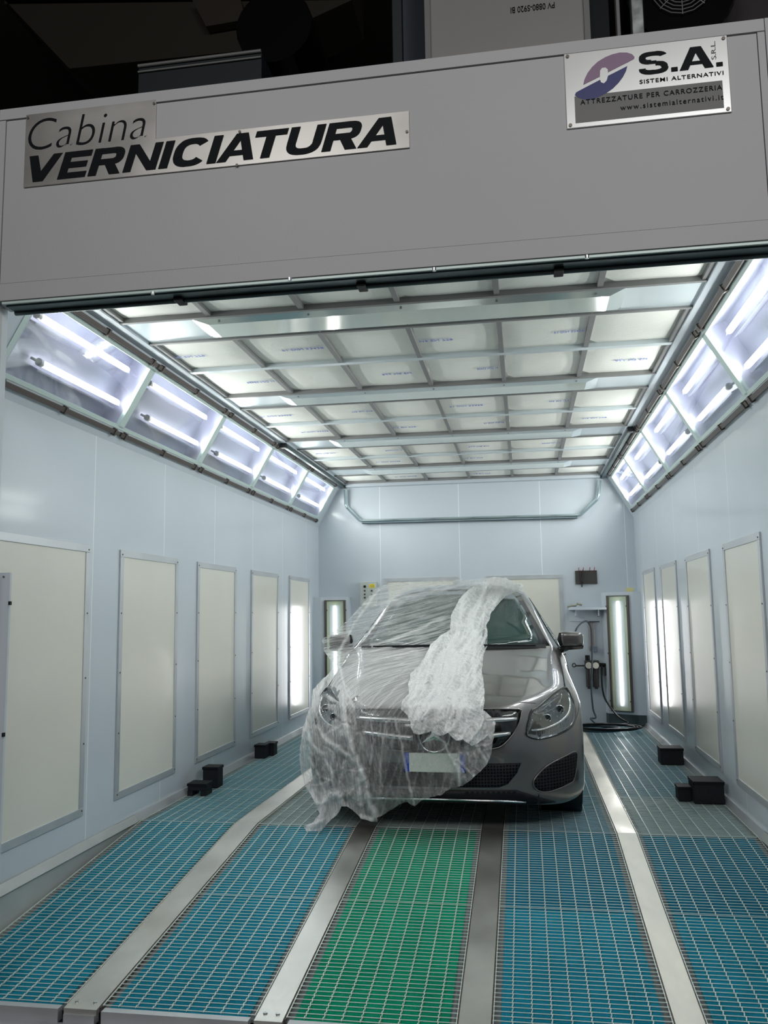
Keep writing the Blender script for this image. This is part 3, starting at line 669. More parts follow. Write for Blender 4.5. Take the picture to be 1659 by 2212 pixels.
for j in range(ny+1):
    for i in range(nx+1):
        u, v = i/nx, j/ny; h = .012+.04*u*(1-u)*1.2+.025*abs(noise.noise(Vector((u*5, v*3, 2))))+.02*(u > .6)
        vs.append((1.10+.17*u, YB-.16+.1*v, 1.338+h))
b.add(vs, [(j*(nx+1)+i, j*(nx+1)+i+1, (j+1)*(nx+1)+i+1, (j+1)*(nx+1)+i) for j in range(ny) for i in range(nx)])
rag = tag(ob('rag', b, M['cloth'], None, smooth=True, fixn=False), 'crumpled grey cleaning rag on the left end of the white shelf', 'rag')
md = rag.modifiers.new('s', 'SOLIDIFY'); md.thickness = .012; md.offset = -1
# air regulator
t = thing('air_regulator', 'air filter regulator with two round gauges on the back wall right of the car', 'air regulator', (1.35, YB, .6))
def AP(px, py, dy=.06): return onY(px, py, YB-dy)
b = MB(); b.cyl(AP(1243, 1438), AP(1262, 1438), .009, 10); b.lathe([(.022, -.008), (.026, 0), (.022, .008), (.014, .008), (.014, -.008), (.022, -.008)], AP(1240, 1437), (0, 1, 0), 16); ob('inlet_pipe', b, M['gun'], t)
for px, nm in ((1271, 'first'), (1286, 'second')):
    q = AP(px, 1437)
    b = MB(); b.box(q.x-.042, q.x+.042, q.y-.04, YB, q.z-.04, q.z+.055); ob('body', b, M['gun'], t, bevel=.006)
    b = MB(); b.cyl((q.x, q.y, q.z-.04), (q.x, q.y, q.z-.25), .034, 16); b.cyl((q.x, q.y, q.z-.25), (q.x, q.y, q.z-.27), .02, 12); ob('bowl', b, M['gun'], t, smooth=False)
    b = MB(); b.lathe([(.0005, -.03), (.034, -.03), (.036, -.02), (.036, 0), (.0005, 0)], (q.x, q.y-.042, q.z), (0, 1, 0), 20); ob('gauge', b, M['gauge'], t)
q = AP(1269, 1421); b = MB(); b.cyl((q.x, q.y, q.z-.05), (q.x, q.y, q.z+.03), .027, 14); ob('knob', b, M['black'], t)
q = AP(1272, 1484); b = MB(); b.cyl((q.x, q.y, q.z-.02), (q.x, q.y, q.z+.01), .014, 10); ob('drain_valve', b, M['brass'], t)
b = MB(); b.cyl(AP(1292, 1436), AP(1310, 1437), .022, 12); ob('outlet_block', b, M['black'], t)
for px in (1300, 1308):
    b = MB(); b.cyl(AP(px, 1438, .07), AP(px, 1460, .07), .011, 10); ob('coupling', b, M['gun'], t)
# thermometer-like tube above
t = thing('spray_gun_holder', 'narrow pale bracket with a hook bar on the back wall above the regulator', 'bracket', (1.37, YB, .9))
q0, q1 = onY(1271, 1344, YB-.02), onY(1286, 1405, YB-.02)
b = MB(); b.box(q0.x, q0.x+.012, YB-.03, YB, q1.z, q0.z); b.box(q1.x-.012, q1.x, YB-.03, YB, q1.z, q0.z); b.box(q0.x, q1.x, YB-.012, YB, q1.z, q0.z)
ob('plate', b, mat('bracket_pale', srgb(176, 166, 168), .5), t)
b = MB(); b.cyl((q0.x-.02, YB-.04, q0.z+.005), (q1.x+.06, YB-.04, q0.z+.005), .006, 8); ob('hook_bar', b, M['gun'], t)
b = MB(); b.box(q0.x+.02, q1.x+.02, YB-.06, YB-.02, q1.z-.02, q1.z+.05); ob('holder_block', b, mat('holder_block_grey', srgb(120, 128, 146), .5), t, bevel=.006)
# hoses
def spline(pts, n=8):
    pts = [Vector(p) for p in pts]; out = []
    P = [pts[0]]+pts+[pts[-1]]
    for i in range(1, len(P)-2):
        for k in range(n):
            t_ = k/n; a, b_, c, d = P[i-1], P[i], P[i+1], P[i+2]
            out.append(.5*((2*b_)+(c-a)*t_+(2*a-5*b_+4*c-d)*t_*t_+(3*b_-a-3*c+d)*t_**3))
    out.append(pts[-1]); return out
h1 = [AP(1240, 1372, .35), AP(1247, 1356, .3), AP(1258, 1345, .2), AP(1269, 1343, .12), AP(1277, 1358, .12), AP(1279, 1390, .13), AP(1279, 1440, .15), AP(1277, 1480, .13), AP(1281, 1530, .12), AP(1287, 1550, .16)]
c0 = onZ(1330, 1567, .02)
def loops(cx, cy, spec, z0):
    out = []
    for li, (rx, ry, ox, oy) in enumerate(spec):
        for k in range(16):
            a = -k/16*2*pi+1.2; f = k/16
            nx_ = spec[min(li+1, len(spec)-1)]
            rx_, ry_, ox_, oy_ = [p+(q-p)*f for p, q in zip((rx, ry, ox, oy), nx_)]
            out.append(Vector((cx+ox_+rx_*cos(a), cy+oy_+ry_*sin(a), z0+.006*li+.004*f)))
    return out
b = MB(); b.tube(spline(h1+[Vector((1.30, 9.97, .09))]+loops(1.30, 9.70, [(.30, .24, 0, 0), (.26, .17, .03, .03), (.33, .2, -.03, 0), (.28, .13, 0, -.03)], .012), 5), .0105, 8)
tag(ob('air_hose', b, M['hose'], None, smooth=True), 'dark air hose arching over the bracket and falling to a coil on the floor', 'hose', 'air hoses')
h2 = [AP(1300, 1460, .14), AP(1302, 1490, .14), AP(1310, 1515, .15), Vector((1.60, 9.93, .12)), Vector((1.70, 9.84, .06))]
b = MB(); b.tube(spline(h2+loops(1.44, 9.55, [(.34, .27, 0, .02), (.30, .2, -.02, .05), (.36, .22, 0, 0)], .045), 5), .0105, 8)
tag(ob('air_hose', b, M['black'], None, smooth=True), 'black air hose hanging from the regulator outlet and looping on the floor', 'hose', 'air hoses')
q = onY(1360, 1274, YB-.01); b = MB(); b.box(q.x-.04, q.x+.045, YB-.004, YB, q.z-.02, q.z+.022)
tag(ob('sticker', b, M['yellow_pale'], None), 'pale yellow tape on the back wall above the right corner lamp', 'sticker')

# ================================================================== BLACK BLOCKS ON THE FLOOR
def block(name, label, x0, x1, y0, y1, h, feet=False, step=None):
    t = thing(name, label, 'block', (x0, y0, 0), 'black blocks by the booth walls')
    b = MB(); zb = .035 if feet else .0
    b.box(x0, x1, y0, y1, zb, h); ob('body', b, M['foam'], t, bevel=.006)
    b = MB(); b.box(x0-.004, x1+.004, y0-.004, y1+.004, h-.018, h+.003); ob('lid', b, M['black'], t, bevel=.003)
    if feet:
        for xa in (x0, x1-.04):
            b = MB(); b.box(xa, xa+.04, y0, y1, 0, zb); ob('foot', b, M['foam'], t)
block('support_block', 'low black block on two feet in front of a taller one by the left wall', -1.87, -1.73, 6.03, 6.16, .085, True)
block('support_block', 'tall black block by the left wall behind a low one', -1.86, -1.74, 6.30, 6.42, .155)
block('support_block', 'black block alone by the left wall farther back', -1.88, -1.78, 7.62, 7.75, .12)
block('support_block', 'black block half behind another one by the left wall farther back', -1.83, -1.745, 7.78, 7.9, .115)
block('support_block', 'black block alone by the right wall, partly behind the car lamp side', 1.70, 1.885, 7.60, 7.78, .135)
block('support_block', 'large black block by the right wall nearest to the entrance', 1.69, 1.885, 6.12, 6.32, .145)
block('support_block', 'small black block against the larger one by the right wall', 1.60, 1.685, 6.19, 6.32, .095)

# ================================================================== SIGNS ON THE FACADE
def HP(px, py, d=0): q = onY(px, py, YH-d); return q
def hpoly(pts, d0, d1):
    b = MB(); P = [HP(px, py, d0) for px, py in pts]; P = [Vector((p.x, YH-d1, p.z)) for p in P]; b.prism(P, (0, d1-d0, 0)); return b
YS = YH-.005
a = HP(51.5, 404, .004); c = HP(885, 321, .004); z0 = (a.z+c.z)/2; zt = HP(53, 249.6, .004).z; zs = HP(881, 240, .004).z; xm = HP(337, 260, .004).x
t = thing('sign', 'L-shaped brushed metal sign reading Cabina VERNICIATURA at the header left', 'sign', (a.x, YH, z0))
b = MB(); b.prism([(a.x, YS-.002, z0), (c.x, YS-.002, z0), (c.x, YS-.002, zs), (xm, YS-.002, zs), (xm, YS-.002, zt), (a.x, YS-.002, zt)], (0, .006, 0)); ob('plate', b, M['steelplate'], t, bevel=.001)
q0 = HP(62, 395, .01); q1 = HP(868, 313, .01); hh = zs-z0
heavytext('heading', 'VERNICIATURA', (a.x-.012, YS-.0035, z0+hh*.12), (c.x-a.x)-.005, hh*.76, M['signblack'], t, shear=.30, t=.27)
text('subheading', 'Cabina', (a.x+.015, YS-.0035, zs+.008), (xm-a.x)-.055, (zt-zs)*.80, M['signblack'], t, shear=.2, offset=-.019)
for px, py in ((61, 255), (333, 224), (518, 285), (512, 357), (879, 285)):
    q = HP(px, py, .007); b = MB(); b.cyl((q.x, YS-.002, q.z), (q.x, YS-.006, q.z), .006, 10); ob('screw', b, M['screw'], t)
a = HP(1218, 118, .004); c = HP(1580.4, 240.8, .004); zb_ = (HP(1224.6, 280.7, .004).z+c.z)/2; zt = (a.z+HP(1570, 76.6, .004).z)/2; xa, xb = (a.x+HP(1224.6, 280.7, .004).x)/2, (c.x+HP(1570, 76.6, .004).x)/2
t = thing('sign', 'white company sign with blue and mauve oval logo at the header right', 'sign', (xa, YH, zb_))
b = MB(); b.box(xa, xb, YS-.002, YS+.004, zb_, zt); ob('plate', b, M['signwhite'], t, bevel=.002)
W_, H_ = xb-xa, zt-zb_
def SP(px, py):  # sign coordinates measured in the photograph, bilinear over the plate
    q = onY(px, py, YS-.002); return Vector((q.x, YS-.0025, q.z))
cr = lambda L_: [(800+x/1.931, y/1.931) for x, y in L_]
def logo(nm, pts, mm, d=.001):
    b = MB(); P = [SP(*p) for p in cr(pts)]; b.prism(P, (0, -d, 0)); ob(nm, b, mm, t)
logo('logo_upper', [(888, 354), (893, 332), (906, 305), (925, 280), (950, 257), (980, 239), (1010, 227), (1040, 220), (1070, 220), (1090, 226), (1102, 238), (1100, 246), (1070, 262), (1030, 282), (985, 305), (935, 331)], M['mauve'])
logo('logo_lower', [(1072, 276), (1066, 298), (1054, 321), (1036, 345), (1012, 369), (984, 389), (955, 404), (925, 413), (895, 416), (868, 409), (853, 397), (858, 386), (890, 369), (930, 348), (975, 325), (1025, 300)], M['navy'])
logo('logo_notch', [(958, 296), (966, 285), (980, 283), (990, 291), (991, 318), (985, 338), (974, 349), (962, 345), (957, 330)], M['signwhite'], .002)
zz = lambda f: zb_+H_*f
heavytext('letters', 'S.A.', (xa+W_*.46, YS-.0035, zz(.60)), W_*.50, H_*.29, M['signblack'], t, t=.23)
text('small_letters', 'S.R.L.', (xa+W_*.90, YS-.0035, zz(.70)), H_*.235, W_*.028, M['signgrey'], t, rot=90)
text('name_line', 'SISTEMI ALTERNATIVI', (xa+W_*.46, YS-.0035, zz(.485)), W_*.505, H_*.052, M['signblack'], t, offset=.008, space=1.15)
b = MB(); b.box(xa+W_*.055, xb-W_*.045, YS-.0028, YS-.001, zz(.06), zz(.415)); ob('grey_band', b, M['signgrey'], t)
text('trade_line', 'ATTREZZATURE PER CARROZZERIA', (xa+W_*.09, YS-.0045, zz(.295)), W_*.86, H_*.062, M['signblack'], t, space=1.2)
text('web_line', 'www.sistemialternativi.it', (xa+W_*.335, YS-.0045, zz(.165)), W_*.62, H_*.066, M['signblack'], t, space=1.3)
for fx, fy in ((.022, .96), (.978, .96), (.978, .04), (.022, .04)):
    b = MB(); b.cyl((xa+W_*fx, YS-.002, zz(fy)), (xa+W_*fx, YS-.006, zz(fy)), .007, 10); ob('screw', b, M['screw'], t)

# ================================================================== ABOVE THE BOOTH
yd = 4.3
t = thing('air_duct', 'pale grey sheet-metal duct with a handwritten mark standing on the booth roof', 'duct', (.5, yd, 3.3))
xL, xR = onY(930, 60, yd).x, onY(1262, 60, yd).x
b = MB(); b.box(xL, xR, yd, yd+1.2, 3.1, 5.6); ob('sheet', b, M['duct'], t)
for xx in (xL-.03, xR): 
    b = MB(); b.box(xx, xx+.03, yd-.02, yd+.02, 3.1, 5.6); ob('edge_strip', b, M['ceil_frame'], t)
q = onY(1103, 26, yd); text('marking', 'PV 0880-S920 BI', (q.x, yd-.003, q.z-.01), onY(1198, 14, yd).x-q.x, .035, M['signblack'], t, rot=180)
b = MB(); b.box(onY(1264, 60, yd).x+.03, onY(1330, 60, yd).x, yd+.25, yd+1.0, 3.1, 5.6)
tag(ob('duct_side_panel', b, M['dark_duct'], None), 'dark panel between the pale duct and the bright posts', 'panel')
for px0, px1, mm, lb in ((1333, 1341, 'ceil_frame', 'thin grey post right of the pale duct'), (1366, 1392, 'alu', 'bright aluminium post right of the pale duct'), (847, 868, 'dark_duct', 'dark post left of the pale duct')):
    a, c = onY(px0, 60, yd-.1), onY(px1, 60, yd-.1); b = MB(); b.box(a.x, c.x, yd-.1, yd-.04, 3.1, 5.6)
    tag(ob('roof_post', b, M[mm], None, bevel=.004), lb+', standing on the booth roof', 'post')
a, c = onY(868, 80, yd+.2), onY(922, 80, yd+.2); b = MB(); b.box(a.x, c.x, yd+.2, yd+.3, 3.1, 5.6)
tag(ob('roof_panel', b, mat('roof_panel_blue', srgb(52, 60, 72), .6), None), 'dark blue-grey panel left of the pale duct above the header', 'panel')
# fan motor on the right
t = thing('fan_motor', 'dark fan housing with a round grille and teal frame above the sign', 'fan', (1.6, 4.4, 3.4))
q = onY(1470, -25, 4.6)
b = MB(); b.lathe([(.0005, 0), (.30, 0), (.31, .03), (.31, .3), (.0005, .3)], (q.x, 4.6, q.z), (0, 1, 0), 32); ob('housing', b, M['blackg'], t, smooth=False)
b = MB()
for k in range(7): rr = .03+k*.022; b.tube([(q.x+rr*cos(a_/16*2*pi), 4.585, q.z+rr*sin(a_/16*2*pi)) for a_ in range(16)], .003, 5, closed=True)
for k in range(8): b.tube([(q.x, 4.583, q.z), (q.x+.17*cos(k*pi/4), 4.583, q.z+.17*sin(k*pi/4))], .003, 5)
ob('grille', b, M['ceil_frame'], t)
a, c = onY(1392, 60, 4.95), onY(1545, 60, 4.95); b = MB(); b.box(a.x, c.x, 4.95, 5.1, 3.1, 5.6); ob('backplate', b, M['teal'], t)
b = MB(); b.tube([(c.x-.12, 4.9, 5.2), (c.x-.1, 4.85, 4.0), (c.x-.06, 4.85, 3.12)], .018, 8); ob('cable', b, M['ceil_frame'], t, smooth=True)
a = onY(1545, 60, 4.8); b = MB(); b.box(a.x, a.x+1.6, 4.8, 5.6, 3.1, 5.8)
tag(ob('roof_cabinet', b, mat('cabinet_dark', srgb(48, 44, 46), .7), None), 'dark cabinet on the booth roof at the far right', 'cabinet')
# left: dark ducts
b = MB(); a = onY(300, 145, 4.6); c = onY(565, 120, 4.6); b.box(a.x, c.x, 4.6, 5.4, 3.1, a.z); tag(ob('roof_duct', b, M['dark_duct'], None), 'low dark duct with pale edges behind the header at the left', 'duct')
b = MB(); b.cyl((a.x, 4.59, a.z), (c.x, 4.59, a.z), .01, 8); b.cyl((a.x, 4.59, a.z-.04), (c.x, 4.59, a.z-.04), .006, 8)
tag(ob('conduit', b, M['ceil_frame'], None), 'thin pale conduit pair along the low dark duct', 'conduit')
b = MB(); q = onY(610, 130, 5.0); b.cyl((q.x, 4.8, q.z+.1), (q.x, 6.5, q.z+.1), .25, 24); tag(ob('round_duct', b, M['blackg'], None), 'black round duct end above the left half of the header', 'duct')
b = MB(); P0 = [onY(10, 0, 6), onY(150, 148, 6), onY(520, 110, 6), onY(760, 0, 6)]
b.prism([(p.x, 6, p.z) for p in P0]+[(P0[3].x, 6, 6.5), (P0[0].x, 6, 6.5)], (0, .5, 0)); tag(ob('suspended_panel', b, mat('panel_olive', srgb(40, 35, 26), .8), None), 'dark olive sloping sheet under the hall roof at top left', 'panel')
b = MB(); P0 = [onY(415, 0, 5.9), onY(445, 57, 5.9), onY(530, 42, 5.9), onY(520, 0, 5.9)]
b.prism([(p.x, 5.9, p.z) for p in P0], (0, .08, 0)); tag(ob('access_flap', b, mat('flap_olive', srgb(46, 40, 30), .8), None), 'small square flap on the dark olive sheet at top left', 'flap')

# ================================================================== CAR
CX, CY = .052, 5.07
def W3(x, y, z): return Vector((CX+x, CY+y, z))
car = thing('car', 'grey hatchback car half covered by clear plastic film', 'car', (CX, CY+2, 0))
# control net, half body: centre -> side -> sill
net = [
 # k0            k1              k2              k3              k4              k5              k6
 [(0,.14,.17),(.30,.16,.165),(.52,.22,.15),(.68,.34,.13),(.79,.48,.12),(.845,.60,.13),(.85,.64,.13)],
 [(0,.03,.205),(.30,.05,.20),(.52,.12,.175),(.70,.25,.145),(.83,.42,.14),(.885,.58,.15),(.892,.63,.15)],
 [(0,.01,.27),(.30,.03,.27),(.53,.10,.255),(.715,.225,.235),(.845,.40,.24),(.892,.57,.25),(.896,.625,.25)],
 [(0,.02,.38),(.30,.04,.38),(.53,.105,.375),(.715,.225,.37),(.845,.40,.38),(.893,.57,.38),(.898,.625,.38)],
 [(0,.0,.48),(.30,.02,.485),(.53,.085,.50),(.71,.205,.50),(.84,.39,.51),(.892,.56,.50),(.899,.63,.50)],
 [(0,.01,.58),(.30,.03,.58),(.53,.10,.585),(.70,.23,.585),(.825,.41,.60),(.886,.575,.60),(.897,.65,.60)],
 [(0,.045,.69),(.30,.06,.69),(.52,.125,.69),(.68,.30,.68),(.81,.48,.68),(.880,.62,.67),(.896,.70,.665)],
 [(0,.085,.745),(.28,.10,.745),(.50,.16,.742),(.655,.36,.765),(.785,.53,.755),(.868,.66,.72),(.895,.76,.69)],
 [(0,.22,.795),(.27,.235,.79),(.52,.29,.785),(.655,.44,.805),(.78,.60,.805),(.868,.72,.76),(.896,.82,.70)],
 [(0,.50,.875),(.27,.51,.872),(.56,.55,.855),(.68,.66,.845),(.80,.76,.84),(.880,.82,.77),(.898,.90,.70)],
 [(0,.80,.945),(.27,.81,.94),(.60,.84,.915),(.715,.88,.90),(.82,.92,.87),(.885,.96,.78),(.898,.98,.69)],
 [(0,1.05,1.0),(.27,1.07,.995),(.65,1.13,.97),(.745,1.15,.95),(.83,1.18,.91),(.886,1.20,.80),(.896,1.22,.55)],
 [(0,1.17,1.03),(.27,1.20,1.028),(.68,1.32,1.02),(.765,1.36,1.01),(.838,1.38,.95),(.885,1.38,.75),(.89,1.38,.25)],
 [(0,1.30,1.085),(.27,1.33,1.08),(.665,1.44,1.07),(.745,1.50,1.06),(.845,1.52,.975),(.89,1.52,.70),(.88,1.52,.22)],
 [(0,1.62,1.27),(.27,1.64,1.265),(.605,1.74,1.235),(.675,1.80,1.225),(.85,1.85,.99),(.893,1.85,.68),(.88,1.85,.22)],
 [(0,1.98,1.445),(.27,2.00,1.44),(.535,2.08,1.405),(.605,2.12,1.39),(.852,2.12,1.0),(.893,2.12,.68),(.88,2.12,.22)],
 [(0,2.20,1.515),(.27,2.21,1.51),(.485,2.25,1.48),(.565,2.27,1.455),(.852,2.3,1.0),(.893,2.3,.68),(.88,2.3,.22)],
 [(0,2.50,1.555),(.27,2.50,1.55),(.47,2.52,1.525),(.555,2.54,1.49),(.85,2.55,1.01),(.893,2.55,.68),(.88,2.55,.22)],
 [(0,2.95,1.557),(.27,2.95,1.552),(.47,2.95,1.53),(.555,2.95,1.495),(.85,2.95,1.02),(.893,2.95,.68),(.88,2.98,.22)],
 [(0,3.45,1.54),(.27,3.45,1.535),(.47,3.45,1.51),(.55,3.45,1.47),(.845,3.40,1.03),(.890,3.30,.75),(.89,3.20,.55)],
 [(0,3.85,1.50),(.27,3.85,1.495),(.46,3.85,1.47),(.54,3.84,1.43),(.83,3.80,1.04),(.885,3.60,.78),(.89,3.60,.69)],
 [(0,4.10,1.46),(.27,4.10,1.455),(.46,4.09,1.43),(.54,4.06,1.39),(.80,4.05,1.05),(.87,4.0,.78),(.88,3.95,.60)],
 [(0,4.22,1.20),(.27,4.22,1.2),(.50,4.20,1.2),(.62,4.15,1.18),(.78,4.12,1.0),(.85,4.1,.72),(.86,4.08,.30)],
 [(0,4.34,.95),(.27,4.34,.95),(.50,4.32,.95),(.66,4.26,.93),(.78,4.2,.82),(.83,4.18,.6),(.84,4.14,.28)],
 [(0,4.36,.60),(.27,4.36,.60),(.50,4.35,.60),(.66,4.29,.60),(.77,4.24,.6),(.82,4.2,.5),(.83,4.16,.27)],
 [(0,4.30,.28),(.27,4.30,.28),(.50,4.28,.28),(.66,4.24,.28),(.76,4.2,.28),(.80,4.18,.28),(.82,4.15,.26)],
]
b = MB(); NR = len(net); NK = 7; cols = list(range(-(NK-1), NK))
for row in net:
    for k in cols:
        x, y, z = row[abs(k)]; b.v.append(tuple(W3(x if k >= 0 else -x, y, z)))
nc = len(cols)
b.f = [(i*nc+j, i*nc+j+1, (i+1)*nc+j+1, (i+1)*nc+j) for i in range(NR-1) for j in range(nc-1)]
body = ob('body', b, M['paint'], car, smooth=True)
ca = body.data.attributes.new('crease_edge', 'FLOAT', 'EDGE')
ev = {}
for e in body.data.edges: ev[tuple(sorted(e.vertices))] = e.index
def crease(k, r0, r1, val):
    for r_ in range(r0, r1):
        for kk in (k, -k):
            a_ = r_*nc+kk+NK-1; c_ = (r_+1)*nc+kk+NK-1; ca.data[ev[tuple(sorted((a_, c_)))]].value = val
def creaserow(r_, val, kmax=4):
    for kk in range(-kmax, kmax):
        a_ = r_*nc+kk+NK-1; ca.data[ev[tuple(sorted((a_, a_+1)))]].value = val
crease(2, 7, 12, .55); crease(3, 12, 17, .5); crease(4, 12, 22, .35); creaserow(12, .5, 3); creaserow(7, .45, 2); creaserow(1, .4)
sb = body.modifiers.new('sub', 'SUBSURF'); sb.levels = 3; sb.render_levels = 3
# normals outward
bpy.context.view_layer.update()
dg = bpy.context.evaluated_depsgraph_get()
ebm = bmesh.new(); ebm.from_object(body, dg); off_ = LOC['car']
for v in ebm.verts: v.co += off_
# body.matrix is identity with parent translation: from_object gives local coordinates
TREE = BVHTree.FromBMesh(ebm)
def hitF(x, z):
    h = TREE.ray_cast(Vector((CX+x, CY-3, z)), Vector((0, 1, 0)))
    return h[0], h[1]
def hitRay(px, py, tree=None):
    d = ray(px, py).normalized(); h = (tree or TREE).ray_cast(CAM, d); return h[0], h[1]
def cdt(poly, step, extra=()):
    xs_ = [p[0] for p in poly]; ys_ = [p[1] for p in poly]
    # densify the outline
    out = []
    for i in range(len(poly)):
        a_ = Vector(poly[i]); c_ = Vector(poly[(i+1) % len(poly)]); n = max(1, int((c_-a_).length/step))
        out += [a_+(c_-a_)*k/n for k in range(n)]
    n0 = len(out); pts = list(out)
    y_ = min(ys_)+step/2; r_ = 0
    while y_ < max(ys_):
        x_ = min(xs_)+(step/2 if r_ % 2 else step)
        while x_ < max(xs_):
            p_ = Vector((x_, y_)); 
            ins = False; j = n0-1
            for i in range(n0):
                a_, c_ = out[i], out[j]
                if (a_.y > y_) != (c_.y > y_) and x_ < (c_.x-a_.x)*(y_-a_.y)/(c_.y-a_.y)+a_.x: ins = not ins
                j = i
            if ins and min((p_-q_).length for q_ in out) > step*.5: pts.append(p_)
            x_ += step
        y_ += step*.9; r_ += 1
    vs, es, fs, *_ = delaunay_2d_cdt([Vector(p) for p in pts], [(i, (i+1) % n0) for i in range(n0)], [], 1, 1e-6)
    return vs, fs
def smoothpoly(poly, n=4, closed=True):
    P = [Vector(p) for p in poly]; out = []; k = len(P)
    for i in range(k):
        a_, b_, c_, d_ = P[(i-1) % k], P[i], P[(i+1) % k], P[(i+2) % k]
        for j in range(n):
            t_ = j/n; out.append(tuple(.5*((2*b_)+(c_-a_)*t_+(2*a_-5*b_+4*c_-d_)*t_*t_+(3*b_-a_-3*c_+d_)*t_**3)))
    return out
def patchF(name, poly, m, off, parent=car, step=.03, sm=True, thick=.006, mirror=False, rnd=False):
    """panel following the body, outline given in the car's front elevation (x, z)"""
    if rnd: poly = smoothpoly(poly)
    if mirror: poly = [(-x, z) for x, z in poly]
    vs, fs = cdt(poly, step); V = []
    for v in vs:
        h, n = hitF(v.x, v.y)
        if h is None:
            for q in (.99, .98, .96, .93):
                h, n = hitF(v.x*q, v.y+(0.01 if v.y < .3 else -.01))
                if h is not None: break
        if h is None: h = W3(v.x, .5, v.y)
        V.append((CX+v.x, h.y-off, v.y))
    mb = MB(); mb.add(V, fs); o = ob(name, mb, m, parent, smooth=sm, fixn=False)
    if parent is not car: LOC[o.name] = LOC['car']
    sd = o.modifiers.new('s', 'SOLIDIFY'); sd.thickness = thick; sd.offset = -1 if off < 0 else 0
    return o
def lineF(name, pts, r, m, off, parent=car, mirror=False, closed=False, sm=3, n=8, radii=None):
    P = [(-x, z) if mirror else (x, z) for x, z in pts]
    if closed: P = smoothpoly(P, sm); P3 = [(x, 0, z) for x, z in P]
    else: P3 = spline([(x, 0, z) for x, z in P], sm)
    out = []
    for p in P3:
        h, nn_ = hitF(p[0], p[2])
        if h is None: h, nn_ = hitF(p[0]*.97, p[2])
        if h is None: continue
        out.append((CX+p[0], h.y-off, p[2]))
    rr = None
    if radii: rr = [radii[0]+(radii[1]-radii[0])*i/(len(out)-1) for i in range(len(out))]
    mb = MB(); mb.tube(out, r, n, closed=closed, radii=rr); o = ob(name, mb, m, parent, smooth=True)
    LOC[o.name] = LOC['car']; return o
# ---- grille
GR = [(-.495, .72), (-.3, .728), (0, .731), (.3, .728), (.495, .72), (.512, .70), (.50, .65), (.46, .585), (.40, .525), (.34, .505), (.18, .487), (0, .482), (-.18, .487), (-.34, .505), (-.40, .525), (-.46, .585), (-.50, .65), (-.512, .70)]
g_ = patchF('grille', GR, M['blackg'], .006, step=.04)
lineF('grille_trim', GR, .004, M['paint'], .010, g_, closed=True, sm=2)
for z0_, z1_, xo, xi in ((.668, .662, .485, .12), (.59, .566, .445, .125)):
    for mi in (False, True):
        mbb = MB(); sg = -1 if mi else 1; rows_ = []
        for i in range(13):
            x = xi+(xo-xi)*i/12; zc_ = z1_+(z0_-z1_)*(i/12)**1.3; th = .018*(1-.45*(i/12)**5)
            h, _n = hitF(sg*x, zc_)
            rows_.append([(CX+sg*x, h.y-.008, zc_+th), (CX+sg*x, h.y-.032, zc_+th*.7), (CX+sg*x, h.y-.036, zc_-th*.3), (CX+sg*x, h.y-.02, zc_-th*.9), (CX+sg*x, h.y-.004, zc_-th)])
        mbb.add([p for r_ in rows_ for p in r_], [(i*5+j, (i+1)*5+j, (i+1)*5+(j+1) % 5, i*5+(j+1) % 5) for i in range(12) for j in range(5)]+[(0, 1, 2, 3, 4), (60, 64, 63, 62, 61)])
        o = ob('grille_bar', mbb, M['silver'], g_, smooth=True); LOC[o.name] = LOC['car']
# emblem
ez, er = .582, .098; ey = hitF(0, ez)[0].y-.03
mbb = MB(); mbb.lathe([(er-.013, 0), (er-.010, -.012), (er-.003, -.014), (er, 0), (er-.004, .012), (er-.013, 0)], (CX, ey, ez), (0, 1, 0), 40)
em = ob('emblem_ring', mbb, M['chrome'], car, smooth=True)
mbb = MB(); mbb.cyl((CX, ey+.004, ez), (CX, ey+.022, ez), er-.005, 40); o = ob('emblem_back', mbb, M['blackg'], em)
LOC[em.name] = LOC['car']; 
mbb = MB(); pc = (CX, ey-.016, ez)
for k in range(3):
    a_ = pi/2+k*2*pi/3; tip = (CX+(er-.01)*cos(a_), ey-.004, ez+(er-.01)*sin(a_))
    for sg in (-1, 1):
        e_ = a_+sg*pi/3; q_ = (CX+.020*cos(e_), ey-.002, ez+.020*sin(e_)); mbb.add([pc, tip, q_], [(0, 1, 2)])
LOC[em.name] = LOC['car']; ob('emblem_star', mbb, M['chrome'], em)
# ---- lower intake, chin, lip
IN = [(-.50, .415), (-.25, .418), (0, .42), (.25, .418), (.50, .415), (.475, .36), (.42, .30), (.37, .283), (.18, .285), (0, .285), (-.18, .285), (-.37, .283), (-.42, .30), (-.475, .36)]
patchF('lower_intake', IN, M['imesh'], .004, step=.04)
patchF('chin', [(-.47, .262), (-.2, .266), (0, .267), (.2, .266), (.47, .262), (.62, .20), (.70, .165), (.56, .17), (.3, .185), (0, .19), (-.3, .185), (-.56, .17), (-.70, .165), (-.62, .20)], M['black'], .008, step=.03)
lineF('chin_chrome', [(-.52, .19), (-.35, .207), (-.15, .214), (0, .216), (.15, .214), (.35, .207), (.52, .19)], .006, M['chrome'], .022)
FOG = [(.60, .245), (.568, .285), (.585, .33), (.65, .385), (.74, .42), (.835, .437), (.838, .36), (.815, .275), (.78, .258), (.70, .24), (.65, .235)]
HL = [(.545, .575), (.548, .62), (.572, .70), (.60, .712), (.66, .75), (.72, .785), (.775, .802), (.812, .79), (.84, .73), (.848, .68), (.84, .63), (.81, .59), (.74, .565), (.66, .553), (.60, .552)]
